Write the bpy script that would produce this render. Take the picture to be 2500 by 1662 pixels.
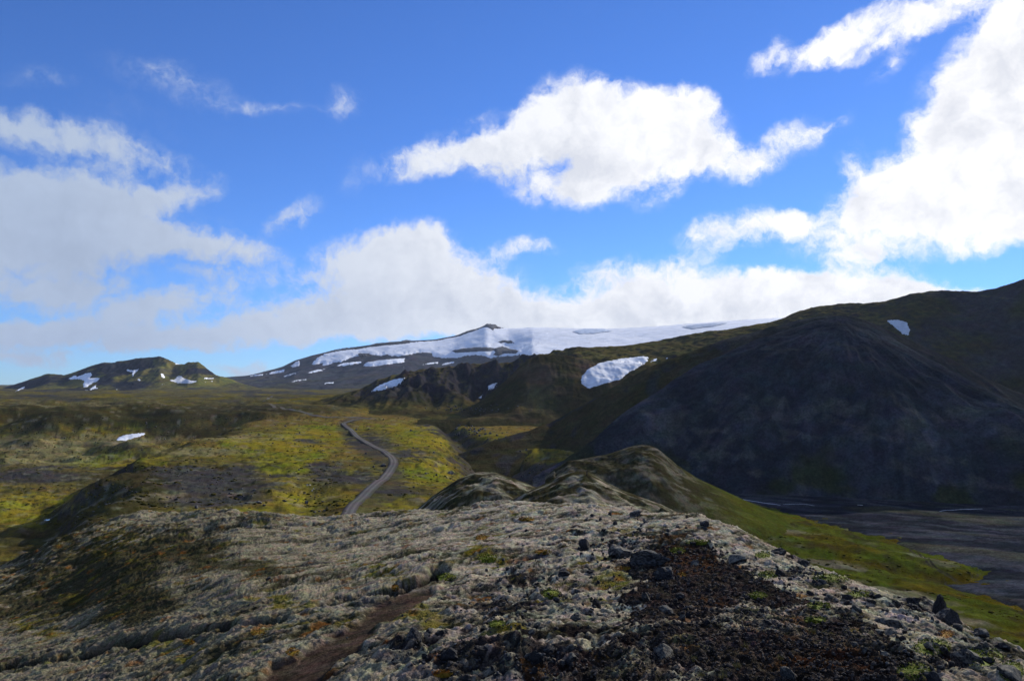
import bpy, bmesh, math, random
import numpy as np
from mathutils import Vector, Matrix
from mathutils.bvhtree import BVHTree
from mathutils.geometry import delaunay_2d_cdt

for o in list(bpy.data.objects):
    bpy.data.objects.remove(o)
scene = bpy.context.scene
COL = scene.collection

# ------------------------------------------------------------------ camera
F, CX, CY, HY = 1947.0, 1250.0, 831.0, 935.0          # photo pixels (2500 x 1662)
CZ = 40.0                                             # eye height above the heath plain
PITCH = math.atan((HY - CY) / F)
cam_d = bpy.data.cameras.new('camera')
cam = bpy.data.objects.new('camera', cam_d)
COL.objects.link(cam)
cam.location = (0, 0, CZ)
cam.rotation_euler = (math.pi / 2 + PITCH, 0, 0)
cam_d.sensor_width = 36.0
cam_d.lens = 36.0 * F / 2500.0
cam_d.clip_start = 0.1
cam_d.clip_end = 60000
scene.camera = cam

# ------------------------------------------------------------------ light
SUN_AZ, SUN_EL = math.radians(37), math.radians(24)
sd = Vector((math.cos(SUN_EL) * math.sin(SUN_AZ), math.cos(SUN_EL) * math.cos(SUN_AZ), math.sin(SUN_EL)))
sun_d = bpy.data.lights.new('sun', 'SUN')
sun = bpy.data.objects.new('sun', sun_d)
COL.objects.link(sun)
sun.rotation_euler = sd.to_track_quat('Z', 'Y').to_euler()
sun_d.energy = 5.0
sun_d.angle = math.radians(0.5)
sun_d.color = (1.0, 0.94, 0.84)

scene.view_settings.view_transform = 'Standard'
scene.view_settings.look = 'None'
scene.view_settings.exposure = 0.0
scene.view_settings.gamma = 1.0
scene.view_settings.use_curve_mapping = False
scene.render.engine = 'CYCLES'
scene.cycles.use_denoising = True
scene.cycles.max_bounces = 4
scene.cycles.diffuse_bounces = 2
scene.cycles.volume_bounces = 0
scene.cycles.use_adaptive_sampling = True
scene.cycles.adaptive_threshold = 0.02


def pdir(px, py):
    a, b = (px - CX) / F, (CY - py) / F
    cp, sp = math.cos(PITCH), math.sin(PITCH)
    return np.array([a, cp - b * sp, sp + b * cp])


# ------------------------------------------------------------------ sky (procedural, by direction)
# clouds: (px, py, rx, ry, tilt degrees, strength): turned into azimuth / elevation below
CLOUDS = [
    # central cumulus
    (1405, 255, 130, 105, 0, 1.10), (1455, 345, 250, 150, 0, 1.30), (1275, 345, 200, 95, -24, 1.10), (1090, 380, 230, 62, -16, .9), (1640, 315, 165, 120, 10, 1.10),
    (1560, 240, 140, 60, 8, 0.70), (1735, 390, 140, 75, 6, 0.90), (1840, 412, 90, 46, -10, 0.70), (1370, 470, 190, 60, 4, 0.85), (1560, 430, 200, 80, 0, 0.80), (1160, 285, 90, 28, -16, 0.34),
    (1900, 335, 150, 40, -24, 0.50), (2010, 310, 85, 28, -20, 0.38), (1600, 500, 90, 26, -10, 0.31), (1700, 240, 70, 40, 30, 0.31),
    # low cumulus left of the summit
    (900, 640, 240, 85, -10, 1.10), (1010, 590, 120, 62, 0, 1.00), (1060, 690, 210, 110, 8, 1.20), (860, 760, 330, 84, -6, 1.20), (1300, 790, 300, 60, 0, 1.10), (1550, 795, 300, 40, 0, 1.10), (1000, 800, 300, 40, 0, 0.80),
    (660, 810, 220, 50, -6, 0.60), (1150, 760, 240, 70, 0, 1.00), (1230, 612, 140, 32, -6, 0.60), (1330, 612, 70, 22, 0, 0.34),
    # bank behind the glacier
    (1450, 735, 300, 75, -8, 1.10), (1700, 730, 330, 74, -4, 1.20), (1990, 705, 350, 66, -2, 1.30), (2240, 715, 240, 50, 6, 1.10),
    (1640, 660, 150, 45, -10, 0.70), (1480, 660, 130, 38, -6, 0.60), (2380, 735, 160, 34, 4, 0.80), (1800, 770, 400, 60, -4, 1.20),
    # right side
    (1810, 565, 190, 58, -8, 1.00), (1950, 550, 110, 50, 0, 0.70), (2130, 625, 150, 36, 0, 0.55), (250, 640, 560, 300, 0, 0.17), (700, 760, 420, 160, 0, 0.14), (300, 300, 420, 150, 0, 0.10),
    (2330, 490, 330, 130, -10, 1.60), (2160, 460, 190, 100, -14, 1.10), (2440, 250, 330, 150, -58, 1.60), (2560, 380, 280, 220, 0, 1.50),
    (2080, 385, 75, 50, -50, 0.50), (2540, 60, 330, 180, -30, 1.40), (2260, 35, 280, 70, -14, 1.1), (2380, 200, 220, 130, -50, .9), (2450, 420, 300, 160, 0, .9), (2420, 715, 200, 44, 4, .9), (2060, 75, 230, 52, -20, 1.0),
    (1875, 135, 85, 38, -32, 0.60), (2190, 160, 90, 40, -40, 0.38), (2300, 330, 130, 90, -50, 0.70), (2480, 570, 200, 45, -8, 0.80),
    # left side, soft grey layers with blue between them
    (140, 505, 300, 115, 0, 1.64), (100, 590, 290, 75, 0, 1.32), (480, 592, 260, 50, 3, 1.13), (440, 478, 130, 46, -18, 0.97), (110, 690, 260, 60, 0, 1.03), (410, 745, 190, 46, -6, 0.88),
    (90, 800, 330, 48, -4, 0.97), (370, 842, 230, 34, 0, 0.66), (40, 860, 260, 34, 0, 0.78), (260, 375, 300, 66, 8, 0.74), (50, 330, 200, 66, 0, 0.74),
    (440, 205, 230, 70, 12, 0.34), (110, 200, 120, 42, -10, 0.29), (660, 275, 170, 28, -6, 0.32), (828, 255, 80, 54, -40, 0.37), (720, 530, 100, 40, -28, 0.62), (860, 440, 50, 75, 30, 0.25),
    (600, 905, 130, 24, 0, 0.66), (600, 690, 160, 44, -12, 0.32), (-330, 560, 400, 190, 0, 1.40), (560, 650, 170, 26, -10, 0.29),
    (250, 790, 420, 75, 0, .55), (520, 830, 280, 46, 0, .5), (250, 560, 360, 120, 0, .4), (1600, 770, 520, 55, -2, .9), (2050, 745, 420, 46, 0, .8), (1180, 690, 170, 70, 0, .6),
    (2030, 600, 200, 50, 0, .6), (2120, 500, 160, 70, -20, .7), (1960, 345, 170, 46, -22, .4),
]
DARKS = [  # soft regions where the cloud is thick and its shaded underside shows
    (140, 620, 420, 150, 0, .7), (1290, 415, 330, 85, -6, .85), (1560, 400, 220, 70, 0, .5), (1000, 740, 360, 70, 0, .6), (2440, 200, 190, 110, -45, .8),
    (1650, 760, 500, 50, 0, .65), (80, 830, 400, 70, 0, .7), (450, 640, 300, 40, 0, .55), (2150, 740, 300, 40, 0, .4),
    (1380, 500, 220, 40, 0, .35),
]

world = bpy.data.worlds.new('World')
scene.world = world
world.use_nodes = True
wt = world.node_tree
wt.nodes.clear()


class NT:
    """small node-building helper"""
    def __init__(s, tree):
        s.t = tree

    def n(s, kind, **kw):
        nd = s.t.nodes.new(kind)
        for k, v in kw.items():
            setattr(nd, k, v)
        return nd

    def put(s, nd, i, v):
        if v is None:
            return
        if isinstance(v, bpy.types.NodeSocket):
            s.t.links.new(v, nd.inputs[i])
        else:
            nd.inputs[i].default_value = v

    def math(s, op, a, b=None, c=None, clamp=False):
        nd = s.n('ShaderNodeMath', operation=op, use_clamp=clamp)
        s.put(nd, 0, a); s.put(nd, 1, b); s.put(nd, 2, c)
        return nd.outputs[0]

    def vec(s, op, a, b=None, out=0):
        nd = s.n('ShaderNodeVectorMath', operation=op)
        s.put(nd, 0, a); s.put(nd, 1, b)
        return nd.outputs[out]

    def scale(s, a, f):
        nd = s.n('ShaderNodeVectorMath', operation='SCALE')
        s.put(nd, 0, a); s.put(nd, 3, f)
        return nd.outputs[0]

    def smooth(s, v, a, b, c=0.0, d=1.0, kind='SMOOTHSTEP'):
        nd = s.n('ShaderNodeMapRange', interpolation_type=kind)
        for i, x in enumerate((v, a, b, c, d)):
            s.put(nd, i, x)
        return nd.outputs[0]

    def noise(s, v, scale, detail=4, rough=.55, dist=0.0, out='Fac', dim='3D', lac=2.0):
        nd = s.n('ShaderNodeTexNoise', noise_dimensions=dim)
        s.put(nd, 'Vector', v); s.put(nd, 'Scale', scale); s.put(nd, 'Detail', detail)
        s.put(nd, 'Roughness', rough); s.put(nd, 'Distortion', dist); s.put(nd, 'Lacunarity', lac)
        return nd.outputs[out]

    def mix(s, f, a, b, blend='MIX'):
        nd = s.n('ShaderNodeMix', data_type='RGBA', blend_type=blend)
        s.put(nd, 'Factor', f)
        for i, v in ((6, a), (7, b)):
            if isinstance(v, bpy.types.NodeSocket):
                s.t.links.new(v, nd.inputs[i])
            else:
                nd.inputs[i].default_value = (*v[:3], 1)
        return nd.outputs[2]


W = NT(wt)
tc = W.n('ShaderNodeTexCoord')
sepd = W.n('ShaderNodeSeparateXYZ')
wt.links.new(tc.outputs['Generated'], sepd.inputs[0])
az = W.math('ARCTAN2', sepd.outputs[0], sepd.outputs[1])
el = W.math('ARCSINE', sepd.outputs[2])
cmb = W.n('ShaderNodeCombineXYZ')
wt.links.new(az, cmb.inputs[0]); wt.links.new(el, cmb.inputs[1])
P0 = cmb.outputs[0]
w1 = W.noise(P0, 5.0, 5, .6, out='Color')
w2 = W.noise(P0, 22.0, 6, .62, out='Color')
warp = W.vec('ADD', W.scale(W.vec('SUBTRACT', w1, (.5, .5, .5)), .06), W.scale(W.vec('SUBTRACT', w2, (.5, .5, .5)), .034))
PW = W.vec('ADD', P0, warp)


def azel(px, py):
    d = pdir(px, py)
    d = d / np.linalg.norm(d)
    return math.atan2(d[0], d[1]), math.asin(d[2])


def blob_sum(lst, P, grow=1.0):
    acc = None
    for px, py, rx, ry, tilt, s in lst:
        a, e = azel(px, py)
        a2, _ = azel(px + rx * .5, py)
        _, e2 = azel(px, py - ry * .5)
        mp = W.n('ShaderNodeMapping', vector_type='TEXTURE')
        W.put(mp, 'Vector', P)
        mp.inputs['Location'].default_value = (a, e, 0)
        mp.inputs['Rotation'].default_value = (0, 0, math.radians(-tilt))
        mp.inputs['Scale'].default_value = (abs(a2 - a) * 2 * grow, abs(e2 - e) * 2 * grow, 1)
        g = W.n('ShaderNodeTexGradient', gradient_type='SPHERICAL')
        wt.links.new(mp.outputs[0], g.inputs[0])
        acc = W.math('MULTIPLY_ADD', g.outputs['Fac'], s, 0.0 if acc is None else acc)
    return acc


dens = blob_sum(CLOUDS, PW, 1.0)
# elsewhere in the sky the same kind of broken cumulus goes on
out_az = W.smooth(W.math('ABSOLUTE', az), .72, .95)
out_el = W.smooth(el, .50, .66)
outm = W.math('MAXIMUM', out_az, out_el)
gen = W.noise(W.vec('MULTIPLY', PW, (1, 1.7, 1)), 3.2, 5, .55)
gen = W.smooth(gen, .42, .70, 0, 1.2)
dens = W.math('MULTIPLY_ADD', outm, gen, dens)
fine = W.noise(PW, 14.0, 8, .62)
fine2 = W.noise(PW, 60.0, 5, .6)
det = W.math('MULTIPLY_ADD', W.math('SUBTRACT', fine, .5), 1.6, W.math('MULTIPLY', W.math('SUBTRACT', fine2, .5), 1.1))
d2 = W.math('ADD', dens, W.math('MULTIPLY', det, W.smooth(dens, .0, .45, .12, 1.0)))
alpha = W.math('MULTIPLY', W.smooth(d2, .02, .86), W.smooth(d2, .0, .4, .7, 1.0))
thick = W.smooth(d2, .5, 1.7)
dark = blob_sum(DARKS, PW, 1.2)
puff = W.noise(PW, 11.0, 7, .58)
puff2 = W.noise(W.vec('ADD', PW, (.022, .016, 0)), 11.0, 7, .58)      # a little nearer the sun: gives the billows a lit and a shaded side
relief_c = W.math('MULTIPLY', W.math('SUBTRACT', puff2, puff), W.smooth(W.vec('DOT_PRODUCT', tc.outputs['Generated'], tuple(sd), out=1), .5, .95, .7, 2.3))
# towards the sun the droplets scatter forward and the cloud is brighter
vsun = W.vec('DOT_PRODUCT', tc.outputs['Generated'], tuple(sd), out=1)
toward = W.smooth(vsun, .40, 1.0)
bright = W.mix(toward, (.45, .545, .72), (1.08, 1.08, 1.10))
shade = W.math('MULTIPLY', W.math('ADD', W.math('MULTIPLY', dark, .75), W.math('MULTIPLY', thick, .22)), W.smooth(puff, .25, .7, 1.0, .55))
puff3 = W.noise(PW, 30.0, 6, .6)
puff4 = W.noise(W.vec('ADD', PW, (.008, .006, 0)), 30.0, 6, .6)
relief_c = W.math('ADD', relief_c, W.math('MULTIPLY', W.math('SUBTRACT', puff4, puff3), .9))
shade = W.math('ADD', shade, W.math('MULTIPLY', relief_c, W.smooth(d2, .3, .9)), clamp=True)
ccol = W.mix(W.math('MINIMUM', shade, .75), bright, W.mix(toward, (.36, .44, .60), (.70, .73, .82)))

sky = W.n('ShaderNodeTexSky', sky_type='NISHITA')
sky.sun_disc = False
sky.sun_elevation = SUN_EL
sky.sun_rotation = SUN_AZ
sky.altitude = 1800
sky.air_density = 1.0
sky.dust_density = .05
sky.ozone_density = 2.5
skyc = W.mix(1.0, W.scale(sky.outputs[0], .12), (.46, .74, 1.26), 'MULTIPLY')
final = W.mix(alpha, skyc, ccol)
bg = W.n('ShaderNodeBackground')
wt.links.new(final, bg.inputs[0])
bg.inputs[1].default_value = 1.0
wo = W.n('ShaderNodeOutputWorld')
wt.links.new(bg.outputs[0], wo.inputs[0])
world.cycles.sampling_method = 'MANUAL'
world.cycles.sample_map_resolution = 512

# ------------------------------------------------------------------ numpy noise
_rng = np.random.RandomState(7)
_perm = _rng.permutation(512)
_perm = np.concatenate([_perm, _perm, _perm]).astype(np.int32)
_ang = _rng.rand(512) * 2 * np.pi
_gx, _gy = np.cos(_ang), np.sin(_ang)


def perlin(x, y):
    xi, yi = np.floor(x).astype(np.int64), np.floor(y).astype(np.int64)
    fx, fy = x - xi, y - yi
    xi &= 511; yi &= 511
    x1, y1 = (xi + 1) & 511, (yi + 1) & 511
    u = fx * fx * fx * (fx * (fx * 6 - 15) + 10)
    v = fy * fy * fy * (fy * (fy * 6 - 15) + 10)

    def g(ix, iy, dx, dy):
        h = _perm[_perm[ix] + iy]
        return _gx[h] * dx + _gy[h] * dy
    a = g(xi, yi, fx, fy); b = g(x1, yi, fx - 1, fy)
    c = g(xi, y1, fx, fy - 1); d = g(x1, y1, fx - 1, fy - 1)
    return (a + u * (b - a) + v * (c - a + u * (a - b - c + d))) * 1.5


def fbm(x, y, octv=5, gain=.5, lac=2.03, seed=0.0):
    s, a, t = 0.0, 1.0, 0.0
    x = x + seed * 17.3; y = y - seed * 9.7
    for i in range(octv):
        s = s + a * perlin(x, y)
        t += a
        a *= gain
        x, y = x * lac + 13.7, y * lac + 5.1
    return s / t * 1.6


def ridged(x, y, octv=4, seed=0.0):
    s, a, t = 0.0, 1.0, 0.0
    x = x + seed * 11.3; y = y - seed * 7.9
    for i in range(octv):
        s = s + a * (1 - np.abs(perlin(x, y)) * 1.6)
        t += a
        a *= .5
        x, y = x * 2.1 + 3.7, y * 2.1 + 8.1
    return s / t


def sstep(a, b, x):
    t = np.clip((x - a) / (b - a), 0, 1)
    return t * t * (3 - 2 * t)


def lerp(a, b, t):
    t = np.asarray(t)
    if np.ndim(a) and np.shape(a)[-1] == 3 or np.ndim(b) and np.shape(b)[-1] == 3:
        t = t[..., None]
    return a + (np.asarray(b) - a) * t


def unproj(px, py, D):
    """point seen at photo pixel (px, py) that lies D metres ahead of the camera"""
    a, b = (px - CX) / F, (CY - py) / F
    cp, sp = math.cos(PITCH), math.sin(PITCH)
    dy, dz = cp - b * sp, sp + b * cp
    k = D / dy
    return a * k, D + 0 * k, CZ + dz * k


def proj(x, y, z):
    z = z - CZ
    cp, sp = math.cos(PITCH), math.sin(PITCH)
    f = np.maximum(y * cp + z * sp, .05)
    u = -y * sp + z * cp
    return CX + F * x / f, CY - F * u / f


def seg_dist(x, y, pts, vals=None):
    """distance to a polyline and values interpolated along it"""
    best = np.full(np.shape(x), 1e9)
    val = [np.zeros(np.shape(x)) for _ in (vals or [])]
    for i in range(len(pts) - 1):
        (ax, ay), (bx, by) = pts[i], pts[i + 1]
        dx, dy = bx - ax, by - ay
        t = np.clip(((x - ax) * dx + (y - ay) * dy) / (dx * dx + dy * dy + 1e-9), 0, 1)
        d = np.hypot(x - ax - t * dx, y - ay - t * dy)
        m = d < best
        best = np.where(m, d, best)
        for k, v in enumerate(vals or []):
            val[k] = np.where(m, v[i] + (v[i + 1] - v[i]) * t, val[k])
    return (best, *val) if vals else best


def inside(x, y, poly):
    r = np.zeros(np.shape(x), bool)
    n = len(poly)
    for i in range(n):
        (ax, ay), (bx, by) = poly[i], poly[(i + 1) % n]
        c = (ay > y) != (by > y)
        r ^= c & (x < (bx - ax) * (y - ay) / ((by - ay) if by != ay else 1e-9) + ax)
    return r


def blobs(px, py, lst):
    m = 0.0
    for bx, by, rx, ry in lst:
        m = m + np.exp(-((px - bx) / rx) ** 2 - ((py - by) / ry) ** 2)
    return np.clip(m, 0, 1.3)


# ------------------------------------------------------------------ materials
def ground_mat(name, scales=((.5, .5),), bump=.3, bump_scale=3.0, bump_dist=.2, rough=.95, aniso=None, sat=None):
    """vertex colour (what grows or lies there, plus some painted shade) broken up by several noise octaves, with fine relief"""
    m = bpy.data.materials.new(name)
    m.use_nodes = True
    T = NT(m.node_tree)
    b = m.node_tree.nodes['Principled BSDF']
    at = T.n('ShaderNodeAttribute', attribute_name='Col')
    co = T.n('ShaderNodeTexCoord').outputs['Object']
    if aniso:
        co = T.vec('MULTIPLY', co, aniso)
    c = at.outputs['Color']
    for i, (s, amt) in enumerate(scales):
        nz = T.noise(co, s, 6, .62)
        f = T.smooth(nz, .3, .7, 1 - amt, 1 + amt, 'LINEAR')
        c = T.mix(1.0, c, T.scale((1, 1, 1), f), 'MULTIPLY')
    hu = T.noise(co, scales[0][0] * 2.3, 4, .6, out='Color')
    c = T.mix(.35, c, T.mix(1.0, c, T.scale(hu, 2.0), 'MULTIPLY'))
    m.node_tree.links.new(c, b.inputs['Base Color'])
    b.inputs['Roughness'].default_value = rough
    b.inputs['Specular IOR Level'].default_value = 0.0
    if bump:
        h = T.noise(co, bump_scale, 8, .68)
        bp = T.n('ShaderNodeBump')
        bp.inputs['Strength'].default_value = bump
        bp.inputs['Distance'].default_value = bump_dist
        m.node_tree.links.new(h, bp.inputs['Height'])
        m.node_tree.links.new(bp.outputs[0], b.inputs['Normal'])
    return m


def plain_mat(name, c1, c2, scale, rough=.9, bump=.4, bump_scale=None, dist=.02, spec=.2, detail=8):
    m = bpy.data.materials.new(name)
    m.use_nodes = True
    T = NT(m.node_tree)
    b = m.node_tree.nodes['Principled BSDF']
    co = T.n('ShaderNodeTexCoord').outputs['Object']
    inf = T.n('ShaderNodeObjectInfo')
    co2 = T.vec('ADD', co, T.scale((37.0, 11.0, 5.0), inf.outputs['Random']))
    nz = T.noise(co2, scale, detail, .62)
    c = T.mix(T.smooth(nz, .38, .62), c1, c2)
    c = T.mix(1.0, c, T.scale((1, 1, 1), T.smooth(inf.outputs['Random'], 0, 1, .75, 1.25, 'LINEAR')), 'MULTIPLY')
    m.node_tree.links.new(c, b.inputs['Base Color'])
    b.inputs['Roughness'].default_value = rough
    b.inputs['Specular IOR Level'].default_value = spec
    h = T.noise(co2, bump_scale or scale * 3, 8, .65)
    bp = T.n('ShaderNodeBump')
    bp.inputs['Strength'].default_value = bump
    bp.inputs['Distance'].default_value = dist
    m.node_tree.links.new(h, bp.inputs['Height'])
    m.node_tree.links.new(bp.outputs[0], b.inputs['Normal'])
    return m


M_FORE = ground_mat('lichen_and_cinder', ((2.2, .22), (20.0, .5), (75.0, .5)), 1.0, 45.0, .05)
M_HEATH = ground_mat('heath', ((.045, .25), (.45, .38), (2.2, .35)), .5, .9, .5)
M_MOUND = ground_mat('mossy_mound', ((.12, .28), (.9, .4), (3.5, .3)), .6, 1.5, .4)
M_SCREE = ground_mat('scree', ((.03, .18), (.2, .30), (.75, .42)), .7, .45, 1.4)
M_CLIFF = ground_mat('mossy_cliff', ((.02, .28), (.12, .32), (.6, .3)), .6, .22, 2.0)
M_FAR = ground_mat('far_rock', ((.006, .25), (.03, .3), (.12, .3)), .5, .05, 6.0)
M_ROAD = ground_mat('road_gravel', ((.06, .12), (2.5, .2)), .3, 4.0, .05)
M_BED = ground_mat('river_gravel', ((.05, .3), (.4, .4), (1.6, .4)), .6, 1.2, .3, aniso=(.8, 1.2, 1))


# ------------------------------------------------------------------ mesh helpers
BVH = {}


def grid_object(name, P, C, mat, kind='structure', bvh=True):
    R, Cn = P.shape[:2]
    me = bpy.data.meshes.new(name)
    v = np.ascontiguousarray(P.reshape(-1, 3), dtype=np.float32)
    i = np.arange(R * Cn).reshape(R, Cn)
    f = np.stack([i[:-1, :-1], i[:-1, 1:], i[1:, 1:], i[1:, :-1]], -1).reshape(-1, 4).astype(np.int32)
    me.vertices.add(len(v)); me.vertices.foreach_set('co', v.ravel())
    me.loops.add(f.size); me.loops.foreach_set('vertex_index', f.ravel())
    me.polygons.add(len(f))
    me.polygons.foreach_set('loop_start', np.arange(0, f.size, 4, dtype=np.int32))
    me.update(calc_edges=True)
    a = me.color_attributes.new('Col', 'FLOAT_COLOR', 'POINT')
    c4 = np.ones((len(v), 4), np.float32)
    c4[:, :3] = np.clip(C.reshape(-1, 3), .002, .95)
    a.data.foreach_set('color', c4.ravel())
    me.polygons.foreach_set('use_smooth', np.ones(len(f), bool))
    me.materials.append(mat)
    o = bpy.data.objects.new(name, me)
    COL.objects.link(o)
    if kind:
        o['kind'] = kind
    if bvh:
        BVH[name] = BVHTree.FromPolygons(v.tolist(), f.tolist(), epsilon=0.0)
    return o


def cast(px, py, only=None):
    """where the sight line through a photo pixel meets the land"""
    d = Vector(pdir(px, py)).normalized()
    best = None
    for k, b in BVH.items():
        if only and k not in only:
            continue
        h = b.ray_cast(Vector((0, 0, CZ)), d)
        if h[0] is not None and (best is None or h[3] < best[2]):
            best = (h[0], h[1], h[3])
    return best


def drop(x, y, only=None, top=3000):
    best = None
    for k, b in BVH.items():
        if only and k not in only:
            continue
        h = b.ray_cast(Vector((x, y, top)), Vector((0, 0, -1)))
        if h[0] is not None and (best is None or h[0].z > best[0].z):
            best = (h[0], h[1])
    return best


def interp_curve(px, pts):
    pts = sorted(pts)
    return np.interp(px, [p[0] for p in pts], [p[1] for p in pts])


def smooth1(a, n):
    k = np.hanning(n + 2)[1:-1]
    k /= k.sum()
    return np.convolve(np.pad(a, n // 2, mode='edge'), k, 'valid')[:len(a)]


def loft(px, ctrl, rows):
    """surface through control curves: every curve is (D[], z[]) over the columns px; rows per span"""
    n = len(ctrl)
    D = np.stack([c[0] for c in ctrl]); Z = np.stack([c[1] for c in ctrl])
    # pchip slopes per column
    h = np.diff(D, axis=0); dl = np.diff(Z, axis=0) / h
    m = np.zeros_like(Z)
    m[0], m[-1] = dl[0], dl[-1]
    for k in range(1, n - 1):
        w1, w2 = 2 * h[k] + h[k - 1], h[k] + 2 * h[k - 1]
        same = dl[k - 1] * dl[k] > 0
        with np.errstate(divide='ignore', invalid='ignore'):
            hm = (w1 + w2) / (w1 / dl[k - 1] + w2 / dl[k])
        m[k] = np.where(same, hm, 0.35 * (dl[k - 1] + dl[k]))
    out = []
    for k in range(n - 1):
        ts = np.linspace(0, 1, rows[k], endpoint=(k == n - 2))
        for t in ts:
            h00 = (1 + 2 * t) * (1 - t) ** 2; h10 = t * (1 - t) ** 2
            h01 = t * t * (3 - 2 * t); h11 = t * t * (t - 1)
            y = D[k] + t * h[k]
            z = h00 * Z[k] + h10 * h[k] * m[k] + h01 * Z[k + 1] + h11 * h[k] * m[k + 1]
            out.append(np.stack([(px - CX) / F * y, y, z + CZ], -1))
    return np.stack(out)


def z_at(py, D):
    return unproj(CX, py, D)[2] - CZ


def normals(P):
    du = np.gradient(P, axis=1); dv = np.gradient(P, axis=0)
    n = np.cross(du, dv)
    n /= np.linalg.norm(n, axis=-1, keepdims=True) + 1e-12
    return n * np.sign(n[..., 2:3] + 1e-9)


S = 1.36      # metres per first guess: puts the gravel track at 4 m wide
c_ = np.array
MOSS, MOSSG, HEATH = c_([.205, .160, .016]), c_([.098, .118, .014]), c_([.048, .041, .016])
GRAVEL, BROWN, LICHEN = c_([.050, .047, .043]), c_([.165, .110, .028]), c_([.255, .230, .160])
ROCK, ROCKB = c_([.030, .030, .034]), c_([.040, .036, .040])

# ------------------------------------------------------------------ ground sheet: plain, side valley, river valley
NCOL = 1250
uc = np.linspace(-.80, .80, NCOL - 120)
u_all = np.concatenate([np.linspace(-1.6, -.81, 60), uc, np.linspace(.81, 1.6, 60)])
Drow = np.concatenate([np.geomspace(30, 110, 30, endpoint=False), np.geomspace(110, 1500, 300, endpoint=False), np.geomspace(1500, 11000, 60)])
YY, UU = np.meshgrid(Drow, u_all, indexing='ij')
XX = UU * YY
x0, y0 = XX / S, YY / S


def on_level(pts, z):
    out = []
    for px, py in pts:
        d = pdir(px, py)
        k = z / d[2]
        out.append((d[0] * k, d[1] * k))
    return out


bed_near = [(1640, 1172), (1700, 1190), (1760, 1207), (1850, 1231), (2000, 1276), (2150, 1313), (2250, 1348), (2330, 1372), (2390, 1388), (2395, 1400),
            (2350, 1418), (2290, 1428), (2340, 1440), (2420, 1462), (2500, 1487), (2700, 1545), (3100, 1680), (3800, 1900)]
bed_poly = on_level(bed_near, -45) + on_level([(5200, 1500), (3800, 1150), (2500, 1110), (1900, 1110), (1600, 1120)], -45)
rav = on_level([(1060, 1022), (1100, 1034), (1150, 1050), (1200, 1068), (1250, 1088), (1310, 1106), (1400, 1124), (1540, 1148), (1690, 1188)], -28)
rav_d = [2, 7, 14, 20, 24, 22, 18, 12, 5]
rav_w = [5, 8, 13, 18, 24, 28, 30, 34, 36]
# a short gully beside the road
gul = on_level([(748, 1162), (757, 1185), (765, 1205), (745, 1240), (735, 1275)], -28)
scarp2 = on_level([(560, 1052), (470, 1048), (400, 1042), (300, 1080), (250, 1100)], -28)


def base_z(x, y):
    lip = np.interp(y, [40, 100, 168, 230, 295, 436, 545, 700, 900], [-40, -60, -85, -108, -139, -158, -175, -160, -120])
    lip = lip + 9 * fbm(x / 40, y / 40, 3, seed=1)
    dleft = lip - x
    left = sstep(0, 26, dleft)
    ys = 575 + .05 * x + 40 * fbm(x / 120, y / 300, 3, seed=2)
    up = sstep(-55, 50, y - ys)
    lm = sstep(-60, -170, x)
    hills = np.maximum(0, fbm(x / 75, y / 75, 4, seed=5) + .08) * 12 * sstep(10, 60, dleft) * sstep(330, 400, y) * sstep(560, 500, y)
    z = -28 - 13.5 * left * (1 - up) + 8.5 * up * lm + hills
    z = z + sstep(620, 1100, y) * 5 * (1 - lm)
    far = sstep(650, 1500, y)
    z = z + far * 7.0 * fbm(x / 260, y / 420, 5, seed=3)
    z = z + 2.3 * sstep(80, 200, y) * fbm(x / 55, y / 55, 5, seed=8)
    z = z + 4.5 * up * lm * (1 - far) * fbm(x / 60, y / 45, 4, seed=4)
    # ravine and gully
    d, dep, wid = seg_dist(x, y, rav, [rav_d, rav_w])
    z = z - dep * np.exp(-(d / wid) ** 2 * (1 + .5 * fbm(x / 14, y / 14, 3, seed=9)))
    d = seg_dist(x, y, gul)
    z = z - 1.6 * np.exp(-(d / 6) ** 2)
    # river valley
    ins = inside(x, y, bed_poly)
    db = seg_dist(x, y, bed_poly)
    rise = np.where(ins, 0, 1 - np.exp(-db / 85))
    z = -45 + (z + 45) * rise + np.where(ins, -.25 - .5 * sstep(0, 25, db), 0)
    z = z + (1 - ins) * .35 * fbm(x / 9, y / 9, 4, seed=6) * (sstep(6, 18, dr) if np.shape(x) == np.shape(dr) else 1) + ins * .25 * fbm(x / 30, y / 12, 4, seed=6)
    return z


ROAD_PX = [(842, 1285), (847, 1265), (863, 1233), (896, 1204), (932, 1175), (953, 1150), (961, 1132), (956, 1117), (940, 1104), (910, 1089), (874, 1067), (853, 1049), (839, 1037),
           (843, 1032), (858, 1028), (878, 1025)]
rd0 = on_level(ROAD_PX, -28 * S)
dr = seg_dist(XX, YY, rd0)
flat = sstep(6, 18, dr)
Zs = base_z(x0, y0)
ZZ = Zs * S + .8 * fbm(XX / 6, YY / 6, 4, seed=12) * sstep(900, 300, YY) * flat
Pg = np.stack([XX, YY, ZZ + CZ], -1)
pxg, pyg = proj(XX, YY, ZZ + CZ)
n1 = fbm(XX / 70, YY / 70, 5, seed=20); n2 = fbm(XX / 22, YY / 22, 5, seed=21); n3 = fbm(XX / 7, YY / 7, 4, seed=22)
jx, jy = pxg + 40 * n2, pyg + 14 * n2 + 6 * n3
moss = blobs(jx, jy, [(720, 1085, 95, 38), (690, 1130, 80, 32), (800, 1055, 70, 20), (700, 1205, 70, 45), (1090, 1075, 150, 26), (1060, 1150, 110, 30),
                      (900, 1245, 80, 26), (80, 1245, 170, 46), (250, 1120, 140, 22), (1010, 1043, 80, 14), (620, 1085, 90, 16), (560, 1262, 160, 14),
                      (300, 1030, 40, 14)])
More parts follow.
